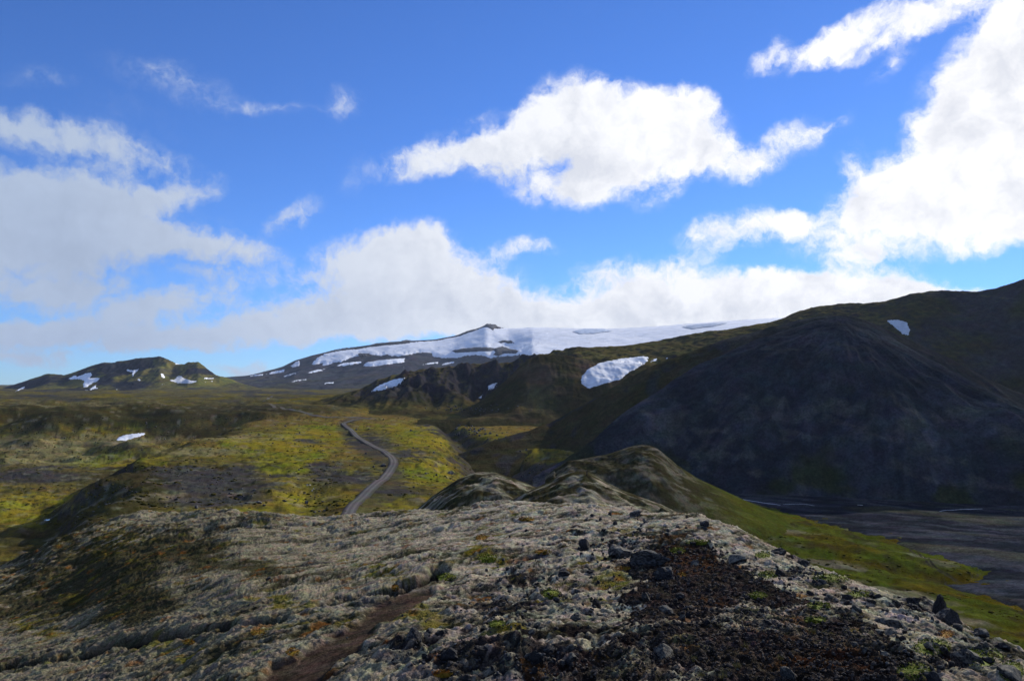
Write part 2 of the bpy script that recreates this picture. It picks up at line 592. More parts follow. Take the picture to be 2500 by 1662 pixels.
grav = blobs(jx, jy, [(520, 1185, 200, 30), (460, 1150, 150, 18), (850, 1165, 90, 20), (905, 1082, 60, 22), (990, 1110, 70, 8), (960, 1200, 80, 7), (1080, 1050, 40, 18),
                      (60, 1160, 180, 26), (640, 945, 300, 12), (1150, 1000, 90, 12), (760, 1075, 30, 10), (520, 1225, 150, 14), (780, 1140, 40, 12)])
brown = blobs(jx, jy, [(760, 1028, 260, 15), (1000, 1012, 300, 11), (560, 1078, 160, 16), (820, 1100, 60, 20), (880, 1250, 120, 20), (1230, 1008, 180, 14), (1250, 1040, 150, 20)])
dryl = blobs(jx, jy, [(60, 1085, 170, 18), (300, 1075, 140, 14), (130, 1120, 160, 20), (500, 1105, 160, 10), (600, 1070, 140, 6), (420, 1215, 60, 10), (150, 985, 300, 8)])
shadeh = blobs(jx, jy, [(150, 1015, 420, 28), (520, 1003, 330, 14), (310, 1190, 105, 62), (230, 1270, 150, 34), (120, 1330, 150, 30), (470, 1055, 120, 14), (560, 960, 400, 8)])  # scarp and slopes turned from the sun: their shade put into heath colour
Cg = lerp(HEATH * 1.5, MOSS * .92, sstep(-.35, .7, n1 * .5 + n2 * .6 + .5 * n3 + .08))
Cg = lerp(Cg, BROWN, sstep(.0, .8, brown + .3 * n2) * .85)
Cg = lerp(Cg, MOSS * lerp(c_([1., 1., 1.]), c_([.72, 1.0, 1.0]), sstep(-.2, .5, n1)), sstep(.15, .75, moss + .35 * n3) * .95)
Cg = lerp(Cg, GRAVEL, sstep(.18, .85, grav + .4 * n2 + .4 * n3))
Cg = lerp(Cg, c_([.200, .172, .085]), sstep(.3, .95, dryl + .4 * n2 + .3 * n3) * .7)
Cg = lerp(Cg, HEATH * .8, sstep(.25, .7, shadeh + .25 * n2) * .92)
spot = fbm(XX / 5, YY / 9, 5, seed=36, gain=.6)
Cg = lerp(Cg, HEATH * .7, sstep(.22, .5, spot + .25 * n1) * .75)
Cg = lerp(Cg, LICHEN * .8, sstep(.35, .7, fbm(XX / 12, YY / 10, 4, seed=37)) * .5)
# plateau further off: muted olive and grey
farm = sstep(700, 1300, YY)
Cf = lerp(lerp(HEATH * 1.9, MOSS * .62, sstep(-.1, .6, n1)), GRAVEL * .95, sstep(.0, .5, fbm(XX / 190, YY / 240, 4, seed=30)))
Cg = lerp(Cg, Cf, farm)
# valley slope on the right: green sward, brown hollows
vm = sstep(1500, 1650, pxg + 30 * n2) * sstep(700, 560, YY)
Cv = lerp(MOSSG * .50, MOSS * .33, sstep(-.1, .6, n2 + .4 * n1))
Cv = Cv * (1 + .35 * np.clip(n3, -1, 1))[..., None]
Cv = lerp(Cv, HEATH * .7, sstep(.12, .5, fbm(XX / 9, YY / 9, 5, seed=33)) * .8)
Cv = lerp(Cv, LICHEN * .6, sstep(.25, .6, fbm(XX / 34, YY / 20, 4, seed=35)) * .6)
Cg = lerp(Cg, Cv, vm)
# steep ground is bare and dark
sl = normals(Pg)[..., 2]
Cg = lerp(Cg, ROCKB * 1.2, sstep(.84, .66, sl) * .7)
dv, wv = seg_dist(x0, y0, rav, [rav_w])
Cg = lerp(Cg, lerp(ROCKB, HEATH * .8, sstep(-.3, .4, n2)), sstep(1.25, .7, dv / wv + .3 * n2) * .85 * sstep(1600, 1480, pxg))  # ravine darkened further over rock and heath to stand in for shade
# beside the track the gravel is bare
Cg = lerp(Cg, GRAVEL * .9, sstep(9, 3, dr + 3 * n3) * .6)
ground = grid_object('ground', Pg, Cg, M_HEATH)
ground['label'] = 'broad heath plain of yellow green moss and grey gravel'

# ------------------------------------------------------------------ lofted hills
def hill(name, px0, px1, ncol, sil, Dsil, fronts, back, rows, disp, colour, mat, label, keep=.22, rough=None):
    """sil: crest in photo pixels; Dsil: its distance; fronts: [(D pts, py pts or ('z', z))]; back: [(dD, dz)]"""
    px = np.linspace(px0, px1, ncol)
    cpy = smooth1(interp_curve(px, sil), 3)
    cD = interp_curve(px, Dsil) * S
    ctrl = []
    for Dp, Vp in fronts:
        D = interp_curve(px, Dp) * S
        if isinstance(Vp, tuple) and Vp[0] == 'z':
            z = np.full_like(px, Vp[1]) * S
        elif isinstance(Vp, tuple) and Vp[0] == 'off':
            off = interp_curve(px, Vp[1])
            z = z_at(cpy + off, D)
        else:
            z = z_at(interp_curve(px, Vp), D)
        ctrl.append((D, z))
    cz = z_at(cpy, cD)
    ctrl.append((cD, cz))
    for dD, dz in back:
        ctrl.append((cD + dD * S, cz + dz * S))
    # keep distances increasing
    for k in range(1, len(ctrl)):
        ctrl[k] = (np.maximum(ctrl[k][0], ctrl[k - 1][0] + 1.0), ctrl[k][1])
    P = loft(px, ctrl, rows)
    rb = [0] + list(np.cumsum(rows))
    kc = len(fronts)                       # index of the crest curve
    ri = np.arange(P.shape[0])
    w = np.where(ri <= rb[kc], 1 - (1 - keep) * sstep(rb[kc] - rows[kc - 1] * .35, rb[kc], ri), keep)
    P[..., 2] += disp(P[..., 0], P[..., 1], P[..., 2]) * w[:, None]
    if rough:
        a_, l_ = rough
        P[..., 2] += a_ * fbm(P[..., 0] / l_, P[..., 1] / l_, 5, seed=161, gain=.6)
    C = colour(P, normals(P))
    o = grid_object(name, P, C, mat)
    o['label'] = label
    return o


# --- far mountain on the left
def m_disp(x, y, z):
    a = np.clip((z - CZ + 10) / 60, 0, 1)
    return a * (16 * fbm(x / 190, y / 260, 4, seed=41) + 55 * (ridged(x / 120, y / 500, 4, seed=42) - .62) * sstep(-1900, -1600, x) + 22 * (ridged(x / 210, y / 400, 4, seed=46) - .6))


def m_col(P, n):
    x, y, z = P[..., 0], P[..., 1], P[..., 2]
    a = fbm(x / 260, z / 60, 5, seed=43); b = fbm(x / 60, z / 25, 4, seed=44)
    c = lerp(ROCK * .8, c_([.125, .112, .026]), sstep(-.05, .40, a + .5 * b + .3 * sstep(-2000, -1500, x)))  # moss and rock contrast raised to paint in sunlit and shadowed crags
    c = lerp(c, ROCK, sstep(.2, .6, ridged(x / 90, z / 200, 3, seed=45) - .35) * .5)
    return lerp(c, c_([.05, .04, .045]), sstep(-2150, -2450, x) * .8)


hill('far_mountain', -900, 640, 620,
     [(-900, 1010), (-300, 985), (-60, 968), (0, 952), (40, 938), (80, 925), (108, 915), (122, 912), (140, 914), (158, 916), (190, 905), (225, 893), (250, 885), (275, 884), (292, 886),
      (312, 881), (340, 876), (372, 874), (388, 871), (408, 878), (430, 887), (450, 887), (460, 880), (466, 882), (474, 883), (484, 881), (494, 892), (512, 906), (530, 917), (542, 921), (640, 950)],
     [(-900, 2700), (640, 2600)],
     [([(-900, 2050), (640, 2050)], ('z', -30)), ([(-900, 2250), (640, 2250)], ('z', -20)),
      ([(-900, 2480), (400, 2480), (520, 2500), (640, 2480)], ('off', [(-900, 20), (100, 22), (300, 30), (430, 34), (500, 26), (640, 12)]))],
     [(160, -6), (900, -160)], [20, 60, 70, 12, 12], m_disp, m_col, M_FAR, 'long dark mountain with mossy crags far off on the left', rough=(3.5, 60))


# --- snow-capped volcano
def v_disp(x, y, z):
    a = np.clip((z - CZ + 40) / 120, 0, 1) * sstep(6100, 5200, y) * (1 - .75 * sstep(-100, 300, x))
    return a * (26 * fbm(x / 380, y / 500, 5, seed=51)) + 8 * fbm(x / 90, y / 120, 4, seed=52) * sstep(6000, 5000, y) * (1 - .8 * sstep(-100, 300, x))


def v_col(P, n):
    x, y, z = P[..., 0], P[..., 1], P[..., 2]
    a = fbm(x / 300, y / 300, 5, seed=53)
    c = lerp(ROCK * 1.5, c_([.062, .052, .052]), sstep(-.2, .5, a))
    return lerp(c, c_([.055, .055, .026]), sstep(60, 5, z - CZ) * sstep(-.1, .4, a) * .7)


VSIL = [(380, 985), (480, 940), (545, 921), (600, 917), (650, 908), (690, 895), (720, 880), (760, 868), (800, 858), (850, 850), (900, 842), (950, 835), (1000, 832), (1060, 829), (1110, 820), (1140, 810),
        (1168, 801), (1186, 793), (1196, 793), (1215, 797), (1240, 803), (1300, 801), (1400, 803), (1500, 804), (1600, 799), (1700, 791), (1780, 785), (1900, 778), (2200, 775), (2600, 800)]
hill('volcano', 380, 2600, 620, VSIL, [(380, 4000), (800, 4400), (1200, 4700), (2600, 4700)],
     [([(380, 2500), (2600, 2500)], ('z', -32)), ([(380, 2700), (2600, 2700)], ('z', -16)),
      ([(380, 3600), (2600, 3700)], ('off', [(380, 12), (545, 8), (650, 20), (800, 50), (1000, 62), (1200, 84), (1300, 44), (1500, 38), (1900, 34), (2600, 30)]))],
     [(400, -30), (2500, -500)], [16, 90, 110, 14, 10], v_disp, v_col, M_FAR, 'wide dark volcano under a glacier', rough=(2.0, 110))


# --- cliffs and plateau behind the plain, running into the slopes on the right
def c_disp(x, y, z):
    a = np.clip((z - CZ + 34) / 30, 0, 1)
    g = ridged(x / 55, y / 170, 4, seed=61) - .62
    return a * (10 * fbm(x / 120, y / 150, 4, seed=62) * sstep(-300, 0, x) * .6 + 26 * g * sstep(-330, -150, x) * sstep(120, 20, x) + 9 * g * sstep(1330, 1080, y) + 1.5 * fbm(x / 14, y / 14, 4, seed=63))


def c_col(P, n):
    x, y, z = P[..., 0], P[..., 1], P[..., 2]
    a = fbm(x / 120, y / 90, 5, seed=64); b = fbm(x / 26, z / 14, 4, seed=65)
    c = lerp(HEATH * .95, c_([.088, .072, .022]), sstep(-.15, .5, a + .35 * b))
    cl = sstep(-260, -190, x) * sstep(60, 10, x) * sstep(-26, -8, z - CZ) * sstep(-.45, .15, fbm(x / 40, z / 25, 4, seed=66))
    c = lerp(c, ROCKB * .9, cl * .85)
    c = lerp(c, ROCKB * .9, sstep(.88, .70, n[..., 2]) * .9)
    c = lerp(c, lerp(ROCK, c_([.030, .031, .012]), sstep(-.3, .4, a)), sstep(430, 640, x) * .95)
    return lerp(c, c_([.13, .105, .03]), sstep(.9, .97, n[..., 2]) * sstep(1000, 1150, y) * .6)


CSIL = [(560, 1030), (640, 1010), (740, 990), (800, 972), (880, 950), (930, 926), (960, 917), (1000, 908), (1080, 900), (1150, 893), (1200, 889), (1255, 883), (1275, 871), (1300, 863), (1350, 860),
        (1400, 853), (1500, 846), (1600, 833), (1650, 824), (1700, 817), (1740, 812), (1780, 805), (1830, 795), (1880, 786), (1905, 780), (1925, 771), (1945, 762), (1990, 749), (2050, 741), (2110, 740), (2150, 738),
        (2175, 733), (2220, 722), (2270, 712), (2300, 709), (2330, 711), (2370, 713), (2400, 711), (2430, 703), (2470, 693), (2500, 683), (2700, 640), (3000, 620), (3600, 640)]
hill('cliff_plateau', 560, 3600, 900, CSIL, [(560, 690), (800, 790), (905, 830), (1250, 900), (1800, 1000), (2100, 900), (2500, 800), (3600, 700)],
     [([(560, 600), (1350, 600), (1500, 560), (2000, 590), (3600, 540)], ('z', -33)), ([(560, 650), (1350, 660), (1500, 600), (2000, 640), (2500, 620), (3600, 560)], ('z', -27)),
      ([(560, 680), (800, 770), (905, 790), (1250, 850), (1800, 900), (2100, 840), (2500, 760), (3600, 660)],
       ('off', [(560, 4), (740, 6), (900, 16), (1000, 20), (1250, 34), (1300, 20), (1500, 16), (1800, 14), (2000, 28), (2500, 60), (3600, 80)]))],
     [(60, -1.5), (260, -10), (900, -120)], [20, 150, 70, 16, 14, 8], c_disp, c_col, M_CLIFF, 'dark cliffs and mossy plateau below the glacier', rough=(1.6, 20))


# --- rounded dark hill in front of the canyon
def r_disp(x, y, z):
    a = np.clip((z - CZ + 36) / 20, 0, 1)
    return a * (3.0 * (ridged(x / 26, y / 110, 3, seed=71) - .6) + 2 * fbm(x / 50, y / 50, 4, seed=72))


def r_col(P, n):
    x, y, z = P[..., 0], P[..., 1], P[..., 2]
    a = fbm(x / 60, y / 80, 5, seed=73)
    c = lerp(HEATH * .85, c_([.085, .062, .035]), sstep(-.1, .5, a))
    return lerp(c, c_([.10, .09, .02]), sstep(.1, .6, a) * sstep(10, -25, z - CZ) * .6)


hill('rounded_hill', 1020, 1660, 300, [(1020, 1050), (1090, 1020), (1165, 985), (1205, 955), (1240, 925), (1265, 898), (1290, 876), (1320, 866), (1370, 866), (1430, 876), (1500, 885), (1580, 890), (1660, 900)],
     [(1020, 640), (1300, 730), (1660, 720)], [([(1020, 560), (1660, 560)], ('z', -36)), ([(1020, 590), (1350, 600), (1660, 590)], ('z', -27)),
     ([(1020, 625), (1300, 690), (1660, 660)], ('off', [(1020, 12), (1300, 34), (1500, 34), (1660, 30)]))],
     [(60, -8), (200, -70)], [14, 90, 60, 12, 10], r_disp, r_col, M_CLIFF, 'rounded dark brown hill beside the narrow canyon', rough=(1.0, 14))


# --- grassy spur on the left flank of the scree hill
def s_disp(x, y, z):
    a = np.clip((z - CZ + 52) / 20, 0, 1)
    return a * (2.4 * fbm(x / 40, y / 60, 4, seed=81) + 2.0 * (ridged(x / 22, y / 120, 3, seed=82) - .6))


def s_col(P, n):
    a = fbm(P[..., 0] / 45, P[..., 1] / 60, 5, seed=83)
    c = lerp(lerp(HEATH * .8, c_([.052, .043, .020]), sstep(-.2, .5, a)), lerp(c_([.023, .025, .028]), c_([.043, .044, .047]), sstep(-.2, .5, a)), sstep(110, 230, P[..., 0] + 30 * a) * .85)
    return lerp(c, ROCK * 1.1, sstep(.15, .5, fbm(P[..., 0] / 20, P[..., 1] / 50, 4, seed=84)) * .7)


hill('grassy_spur', 1120, 2900, 420, [(1120, 1110), (1200, 1078), (1290, 1052), (1345, 1030), (1430, 985), (1480, 955), (1530, 925), (1600, 890), (1680, 860), (1780, 826), (1880, 801), (1950, 782), (2000, 771), (2060, 768),
     (2120, 782), (2200, 818), (2300, 866), (2400, 920), (2500, 965), (2700, 1060), (2900, 1150)],
     [(1120, 440), (1345, 485), (1700, 480), (2000, 462), (2500, 420), (2900, 380)],
     [([(1120, 380), (1350, 395), (1600, 370), (2900, 330)], ('z', -52)), ([(1120, 400), (1350, 410), (1600, 390), (2900, 350)], ('z', -43)),
      ([(1120, 425), (1345, 455), (1700, 440), (2000, 440), (2500, 400), (2900, 370)], ('off', [(1120, 22), (1345, 36), (1700, 52), (2000, 26), (2900, 30)]))],
     [(30, -4), (150, -70)], [10, 90, 50, 10, 10], s_disp, s_col, M_SCREE, 'dark grassy spur running up behind the scree hill', rough=(.8, 12))


# --- big dark scree hill
def k_disp(x, y, z):
    a = np.clip((z - CZ + 62) / 25, 0, 1)
    hx = x - 245; hy = y - 590
    ang = np.arctan2(hx, -hy) * 9.0
    rr = np.hypot(hx, hy)
    return a * (8.0 * (ridged(ang * .62 + .25 * fbm(x / 50, y / 50, 3, seed=89), rr / 300, 4, seed=91) - .66) * sstep(20, 110, rr) + 9.0 * fbm(x / 130, y / 130, 3, seed=88) + 3.0 * fbm(x / 45, y / 45, 4, seed=92) + .5 * fbm(x / 9, y / 9, 3, seed=94))


def k_col(P, n):
    x, y, z = P[..., 0], P[..., 1], P[..., 2]
    a = fbm(x / 48, y / 60, 5, seed=93); b = fbm(x / 16, z / 10, 4, seed=95)
    c = lerp(c_([.027, .030, .036]), c_([.046, .049, .056]), sstep(-.2, .6, a))
    c = lerp(c, c_([.085, .082, .066]), sstep(.15, .6, b + .5 * a - .1) * .6 * sstep(5, -25, z - CZ))
    ang = np.arctan2(x - 245, -(y - 590)); rr = np.hypot(x - 245, y - 590)
    ang = ang + .10 * fbm(x / 60, y / 60, 4, seed=99); rr = rr + 30 * fbm(x / 30, y / 30, 3, seed=100)
    st = fbm(ang * 13, rr / 38, 5, seed=97); st2 = fbm(ang * 5, rr / 60, 4, seed=98)
    c = c * lerp(np.full(x.shape, .84), np.full(x.shape, 1.18), sstep(-.4, .5, st))[..., None]
    ppx, ppy = proj(x, y, z)
    pb = blobs(ppx + 40 * b, ppy + 25 * b, [(1900, 1010, 95, 30), (1790, 1105, 90, 30), (1985, 1140, 60, 45), (2060, 1000, 80, 16), (2150, 1060, 90, 16), (1640, 1040, 60, 40), (2330, 1010, 90, 20), (2420, 1180, 70, 20)])
    c = lerp(c, c_([.092, .088, .072]), sstep(.2, 1.1, pb + .5 * st + .3 * st2) * .6)
    c = lerp(c, c_([.028, .034, .010]), sstep(.15, .5, fbm(x / 40, z / 30, 4, seed=96)) * sstep(-20, -50, z - CZ) * .8)
    return c


hill('scree_hill', 1300, 3000, 560, [(1300, 1165), (1380, 1122), (1450, 1075), (1500, 1030), (1560, 978), (1640, 925), (1700, 894), (1800, 850), (1900, 811), (1960, 792), (1990, 780), (2020, 776), (2045, 770), (2070, 772), (2095, 781), (2120, 786), (2150, 805),
     (2200, 835), (2300, 890), (2400, 945), (2500, 1000), (2700, 1100), (3000, 1190)],
     [(1300, 366), (1450, 384), (1700, 424), (1900, 446), (2000, 446), (2150, 436), (2300, 396), (2500, 354), (2600, 338), (3000, 305)],
     [([(1300, 330), (1700, 318), (3000, 280)], ('z', -56)),
      ([(1300, 350), (1550, 345), (1700, 335), (1800, 324), (2000, 318), (2200, 306), (2500, 296), (3000, 285)], ('z', -45.6))],
     [(18, -5), (140, -80)], [10, 200, 10, 8], k_disp, k_col, M_SCREE, 'large dark cone shaped scree hill above the river bed', rough=(.8, 11))


# --- mossy mounds on the plain
def mound_disp(seed):
    def f(x, y, z):
        a = np.clip((z - CZ + 44) / 8, 0, 1)
        return a * (1.3 * fbm(x / 12, y / 12, 5, seed=seed) + 1.0 * (ridged((x + y) / 11, (y - x) / 22, 4, seed=seed + 1) - .6) + .3 * fbm(x / 2, y / 2, 3, seed=seed + 2))
    return f


def mound_col(seed, tint, green=1e9):
    def f(P, n):
        x, y, z = P[..., 0], P[..., 1], P[..., 2]
        a = fbm(x / 14, y / 20, 5, seed=seed); b = fbm((x + .5 * y) / 9, (y - .5 * x) / 3, 4, seed=seed + 1)
        c = lerp(c_([.034, .030, .013]), LICHEN * tint, sstep(-.15, .45, .6 * a + .7 * b))
        c = lerp(c, lerp(MOSSG * .5, MOSS * .32, sstep(-.2, .5, a)), sstep(green, green + 35, x + 6 * a) * .9)
        return lerp(c, MOSSG * .55, sstep(-37, -54, z - CZ) * sstep(-.3, .4, a) * .7)
    return f


hill('mossy_mound', 930, 1420, 260, [(930, 1320), (1000, 1262), (1060, 1212), (1120, 1170), (1160, 1156), (1185, 1153), (1210, 1155), (1240, 1166), (1290, 1184), (1340, 1205), (1420, 1270)],
     [(930, 165), (1180, 182), (1420, 175)], [([(930, 128), (1420, 132)], ('z', -36)), ([(930, 150), (1180, 155), (1420, 150)], ('off', [(930, 40), (1180, 50), (1420, 40)]))],
     [(16, -2.5), (60, -20)], [30, 50, 14, 8], mound_disp(101), mound_col(103, .9), M_MOUND, 'low mossy mound nearest to the gravel road')
hill('mossy_mound', 1330, 2050, 320, [(1330, 1165), (1360, 1140), (1385, 1125), (1430, 1118), (1480, 1109), (1520, 1096), (1548, 1088), (1565, 1086), (1585, 1088), (1612, 1102), (1650, 1135), (1700, 1168), (1760, 1196), (1800, 1215), (1850, 1237), (1900, 1257), (1960, 1284), (2050, 1330)],
     [(1330, 245), (1560, 252), (1800, 250), (2050, 240)], [([(1330, 190), (1800, 190), (2050, 200)], ('z', -44)), ([(1330, 220), (1560, 222), (2050, 222)], ('off', [(1330, 20), (1560, 62), (1750, 40), (2050, 30)]))],
     [(18, -4), (80, -26)], [30, 50, 14, 8], mound_disp(111), mound_col(113, .42, 62), M_MOUND, 'dark pointed mound in front of the scree hill')
hill('mossy_mound', 1180, 1860, 280, [(1180, 1270), (1250, 1222), (1300, 1196), (1340, 1178), (1365, 1163), (1395, 1155), (1420, 1153), (1440, 1158), (1480, 1180), (1530, 1203), (1600, 1230), (1680, 1268), (1780, 1325), (1860, 1400)],
     [(1180, 140), (1410, 150), (1860, 140)], [([(1180, 105), (1860, 105)], ('z', -40)), ([(1180, 125), (1410, 128), (1860, 120)], ('off', [(1180, 30), (1410, 60), (1860, 40)]))],
     [(14, -2.5), (60, -22)], [30, 50, 14, 8], mound_disp(121), mound_col(123, .9), M_MOUND, 'pale lichen mound behind the crest of the foreground ridge')

# ------------------------------------------------------------------ foreground ridge
NFC = 1150
px = np.concatenate([np.linspace(-2600, -160, 60, endpoint=False), np.linspace(-160, 2660, NFC - 120), np.linspace(2660, 5200, 61)[1:]])
FCREST = [(-2600, 1800), (-1200, 1640), (-400, 1500), (0, 1395), (60, 1372), (120, 1343), (190, 1310), (250, 1284), (300, 1264), (350, 1255), (420, 1254), (500, 1256), (600, 1260), (700, 1264), (800, 1267), (860, 1267), (930, 1263),
          (1000, 1256), (1080, 1249), (1150, 1242), (1230, 1235), (1300, 1231), (1370, 1228), (1420, 1229), (1460, 1236), (1500, 1245), (1560, 1252), (1620, 1262), (1700, 1273), (1740, 1283), (1800, 1303), (1880, 1340), (1950, 1370),
          (2020, 1398), (2100, 1428), (2180, 1455), (2250, 1478), (2310, 1512), (2360, 1540), (2420, 1568), (2500, 1606), (2700, 1700), (3200, 1900), (5200, 2300)]
cpy = smooth1(interp_curve(px, FCREST), 7)
cD = interp_curve(px, [(-2600, 14), (-1200, 20), (-300, 27), (0, 31), (200, 36), (350, 40), (600, 36), (860, 31), (1100, 26), (1400, 20), (1600, 16), (1800, 12.5), (2000, 10), (2250, 8), (2500, 6.4), (3200, 4.6), (5200, 3.2)])
bpy_ = 1662 + np.maximum(0, (cpy - 1606)) * 1.4 + 0 * px
bD = interp_curve(px, [(-2600, 8), (-1200, 12), (-600, 13), (0, 11), (300, 8.4), (600, 6.3), (1000, 4.9), (1250, 4.5), (1700, 4.35), (2100, 4.3), (2500, 4.35), (3200, 3.2), (5200, 2.2)])
mD = interp_curve(px, [(-2600, 11), (-1200, 16), (-600, 20), (0, 19), (200, 18.5), (400, 14.5), (600, 11.5), (1000, 8.9), (1400, 8.2), (1800, 6.9), (2100, 5.7), (2500, 5.2), (3200, 3.9), (5200, 2.7)])
mpy = cpy + .5 * (bpy_ - cpy)
cz = z_at(cpy, cD)
tv = -cz / cD
ctrl = [(np.full_like(px, .5), np.full_like(px, -1.62)), (np.full_like(px, 1.2), np.full_like(px, -1.64)), (bD, z_at(bpy_, bD)), (mD, z_at(mpy, mD)), (cD, cz),
        (cD + 3, cz - 3 * (tv + .16)), (cD + 14, cz - 14 * (tv + .34)), (cD + 95, cz - 14 * (tv + .34) - 81 * .62)]
Pf = loft(px, ctrl, [6, 34, 190, 250, 26, 20, 20])
X, Y = Pf[..., 0], Pf[..., 1]
pxf, pyf = proj(X, Y, Pf[..., 2])
# masks that follow what lies where on the ridge, and where shade is painted
nA = fbm(X / 1.3, Y / 1.3, 5, seed=130); nB = fbm(X / .35, Y / .35, 4, seed=131); nC = fbm(X / 4.5, Y / 4.5, 4, seed=132)
jx, jy = pxf + 75 * nA + 45 * nB, pyf + 34 * nA + 20 * nB
cinder_poly = [(1565, 1350), (1640, 1318), (1720, 1330), (1800, 1372), (1880, 1420), (1960, 1470), (2080, 1500), (2150, 1540), (2230, 1600), (2300, 1700), (2300, 2400), (1000, 2400), (1250, 1680), (1330, 1620), (1480, 1590), (1560, 1545),
               (1500, 1500), (1520, 1440)]
cin = inside(jx, jy, cinder_poly).astype(float)
trail_poly = [(1048, 1430), (1072, 1443), (1014, 1481), (933, 1522), (885, 1555), (890, 1584), (823, 1612), (800, 1640), (780, 1700), (600, 1700), (636, 1655), (665, 1617), (721, 1602), (784, 1553), (869, 1517), (911, 1475), (985, 1440)]
_jx, _jy = pxf + 10 * nB, pyf + 6 * nB
_d = seg_dist(_jx, _jy, trail_poly + trail_poly[:1])
tr = sstep(-7, 9, np.where(inside(_jx, _jy, trail_poly), _d, -_d))
crack = [(-200, 1650), (0, 1630), (150, 1602), (300, 1562), (400, 1548), (520, 1532), (650, 1524), (740, 1500), (820, 1474), (950, 1440), (1060, 1404), (1100, 1395)]
dck = seg_dist(pxf, pyf + 8 * nB, crack)
ckw = interp_curve(pxf.ravel(), [(-300, 5), (0, 6), (250, 9), (450, 10), (600, 7), (700, 5), (820, 7), (1000, 9), (1070, 12), (1110, 1)]).reshape(pxf.shape)
ck = np.exp(-(dck / ckw) ** 2 * 1.2) * sstep(1130, 1060, pxf)
redm = blobs(jx, jy, [(1660, 1330, 60, 22), (1680, 1380, 50, 26), (1900, 1590, 90, 30), (1750, 1480, 60, 20), (2060, 1610, 120, 20), (1330, 1655, 60, 16)])
yell = blobs(jx, jy, [(300, 1310, 50, 28), (250, 1360, 55, 25), (180, 1470, 60, 20), (110, 1540, 80, 14), (460, 1590, 70, 18), (860, 1530, 40, 20), (1340, 1455, 36, 16), (1190, 1365, 40, 16), (1260, 1540, 30, 12),
                      (1020, 1500, 80, 18), (700, 1480, 60, 14), (1480, 1400, 60, 14), (960, 1400, 60, 12)])
shadl = blobs(jx, jy, [(220, 1390, 190, 75), (430, 1330, 130, 42), (60, 1480, 170, 40), (330, 1470, 120, 30), (600, 1380, 110, 18)])  # soft shadow on the left flank, put into the moss colour
rocky = blobs(jx, jy, [(1500, 1330, 150, 40), (1300, 1420, 160, 50), (1250, 1500, 150, 50), (1400, 1600, 250, 60), (1250, 1620, 180, 40), (1950, 1400, 120, 25), (2250, 1480, 120, 30), (2300, 1600, 150, 40), (1050, 1590, 140, 50)])
# relief: streaky moss cushions, clods and stones
ca, sa = math.cos(math.radians(33)), math.sin(math.radians(33))
sx, sy = X * ca - Y * sa, X * sa + Y * ca
streak = fbm(sx / .34, sy / .80 + .6 * nA, 5, seed=133, gain=.6)
streak2 = fbm(sx / .09 + .5 * nB, sy / .19, 4, seed=138, gain=.6)
clod = ridged(X / .42, Y / .42, 4, seed=134)
lump = fbm(X / .085, Y / .085, 3, seed=135, gain=.6)
patch = fbm(X / .95, Y / .95, 5, seed=144, gain=.55)
damp = sstep(.8, 3.5, Y)
leftw = sstep(1500, 500, pxf)
relief = .026 * streak * (.6 + .9 * leftw) + .013 * streak2 + .035 * fbm(X / .5, Y / .5, 4, seed=145) + .03 * np.maximum(0, patch) + .04 * nA * (1 - .5 * leftw) + .020 * lump + (.095 * (clod - .62)) * (.06 + .12 * (1 - leftw) + rocky * .9 + .2 * cin)
relief = relief + .14 * nC * sstep(5, 14, Y)
relief = relief * (1 - .75 * tr) - .05 * tr - .20 * ck * np.clip(Y / 9, .5, 2.2) + .016 * cin * fbm(X / .05, Y / .05, 3, seed=136)
big = .22 * sstep(14, 30, Y) * fbm(X / 2.6, Y / 2.6, 4, seed=137)
Pf[..., 2] += (relief * (1 + .5 * sstep(12, 30, Y)) + big) * damp
# crust above the crack: the lip stands proud
Pf[..., 2] += .03 * np.exp(-((dck - 1.8 * ckw) / ckw) ** 2) * damp * sstep(1130, 1060, pxf) * np.clip(Y / 9, .5, 2)
pale = lerp(c_([.275, .238, .150]), c_([.50, .43, .31]), sstep(400, 1500, pxf))  # lit highlights put into the lichen colour, rising to the right
Cfm = lerp(c_([.100, .090, .055]), pale, sstep(-.40, .45, streak * .45 + streak2 * .35 + lump * .45 + .55 * patch + .10))  # patch paints sunlit cream and dark shading into the lichen
Cfm = lerp(Cfm, c_([.045, .042, .022]), sstep(.05, .5, -streak * .5 - streak2 * .4 - .5 * patch + .55 * nC + .3 * nB + .12 * leftw - .14) * .88)  # shading deepened in the colour, more so on the left
Cfm = lerp(Cfm, c_([.085, .082, .078]), sstep(.15, .6, fbm(X / .7, Y / .7, 4, seed=139) * .8 + .35 * rocky) * .6)
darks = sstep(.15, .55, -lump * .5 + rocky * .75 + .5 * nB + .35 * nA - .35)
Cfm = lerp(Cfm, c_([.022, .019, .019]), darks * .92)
Cfm = lerp(Cfm, c_([.150, .125, .014]), sstep(.25, .8, yell + .5 * nB) * .8)
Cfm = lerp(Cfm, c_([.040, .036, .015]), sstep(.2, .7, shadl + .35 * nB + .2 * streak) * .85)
tint = fbm(X / .5, Y / .5, 4, seed=141)
Cfm = lerp(Cfm, c_([.21, .085, .018]), sstep(.48, .75, tint + .2 * nB) * .65)
Cfm = lerp(Cfm, c_([.16, .135, .02]), sstep(.40, .75, fbm(X / .6, Y / .6, 4, seed=142)) * .65)
cinc = lerp(c_([.024, .019, .016]), c_([.080, .062, .050]), sstep(-.3, .6, fbm(X / .07, Y / .07, 4, seed=143)))
Cfm = lerp(Cfm, cinc, np.clip(cin - .9 * sstep(.18, .5, nA * .7 + nC * .4 + .3 * nB + .15 * lump), 0, 1))
Cfm = lerp(Cfm, c_([.075, .034, .014]), sstep(.3, .9, redm + .5 * nB) * .7)
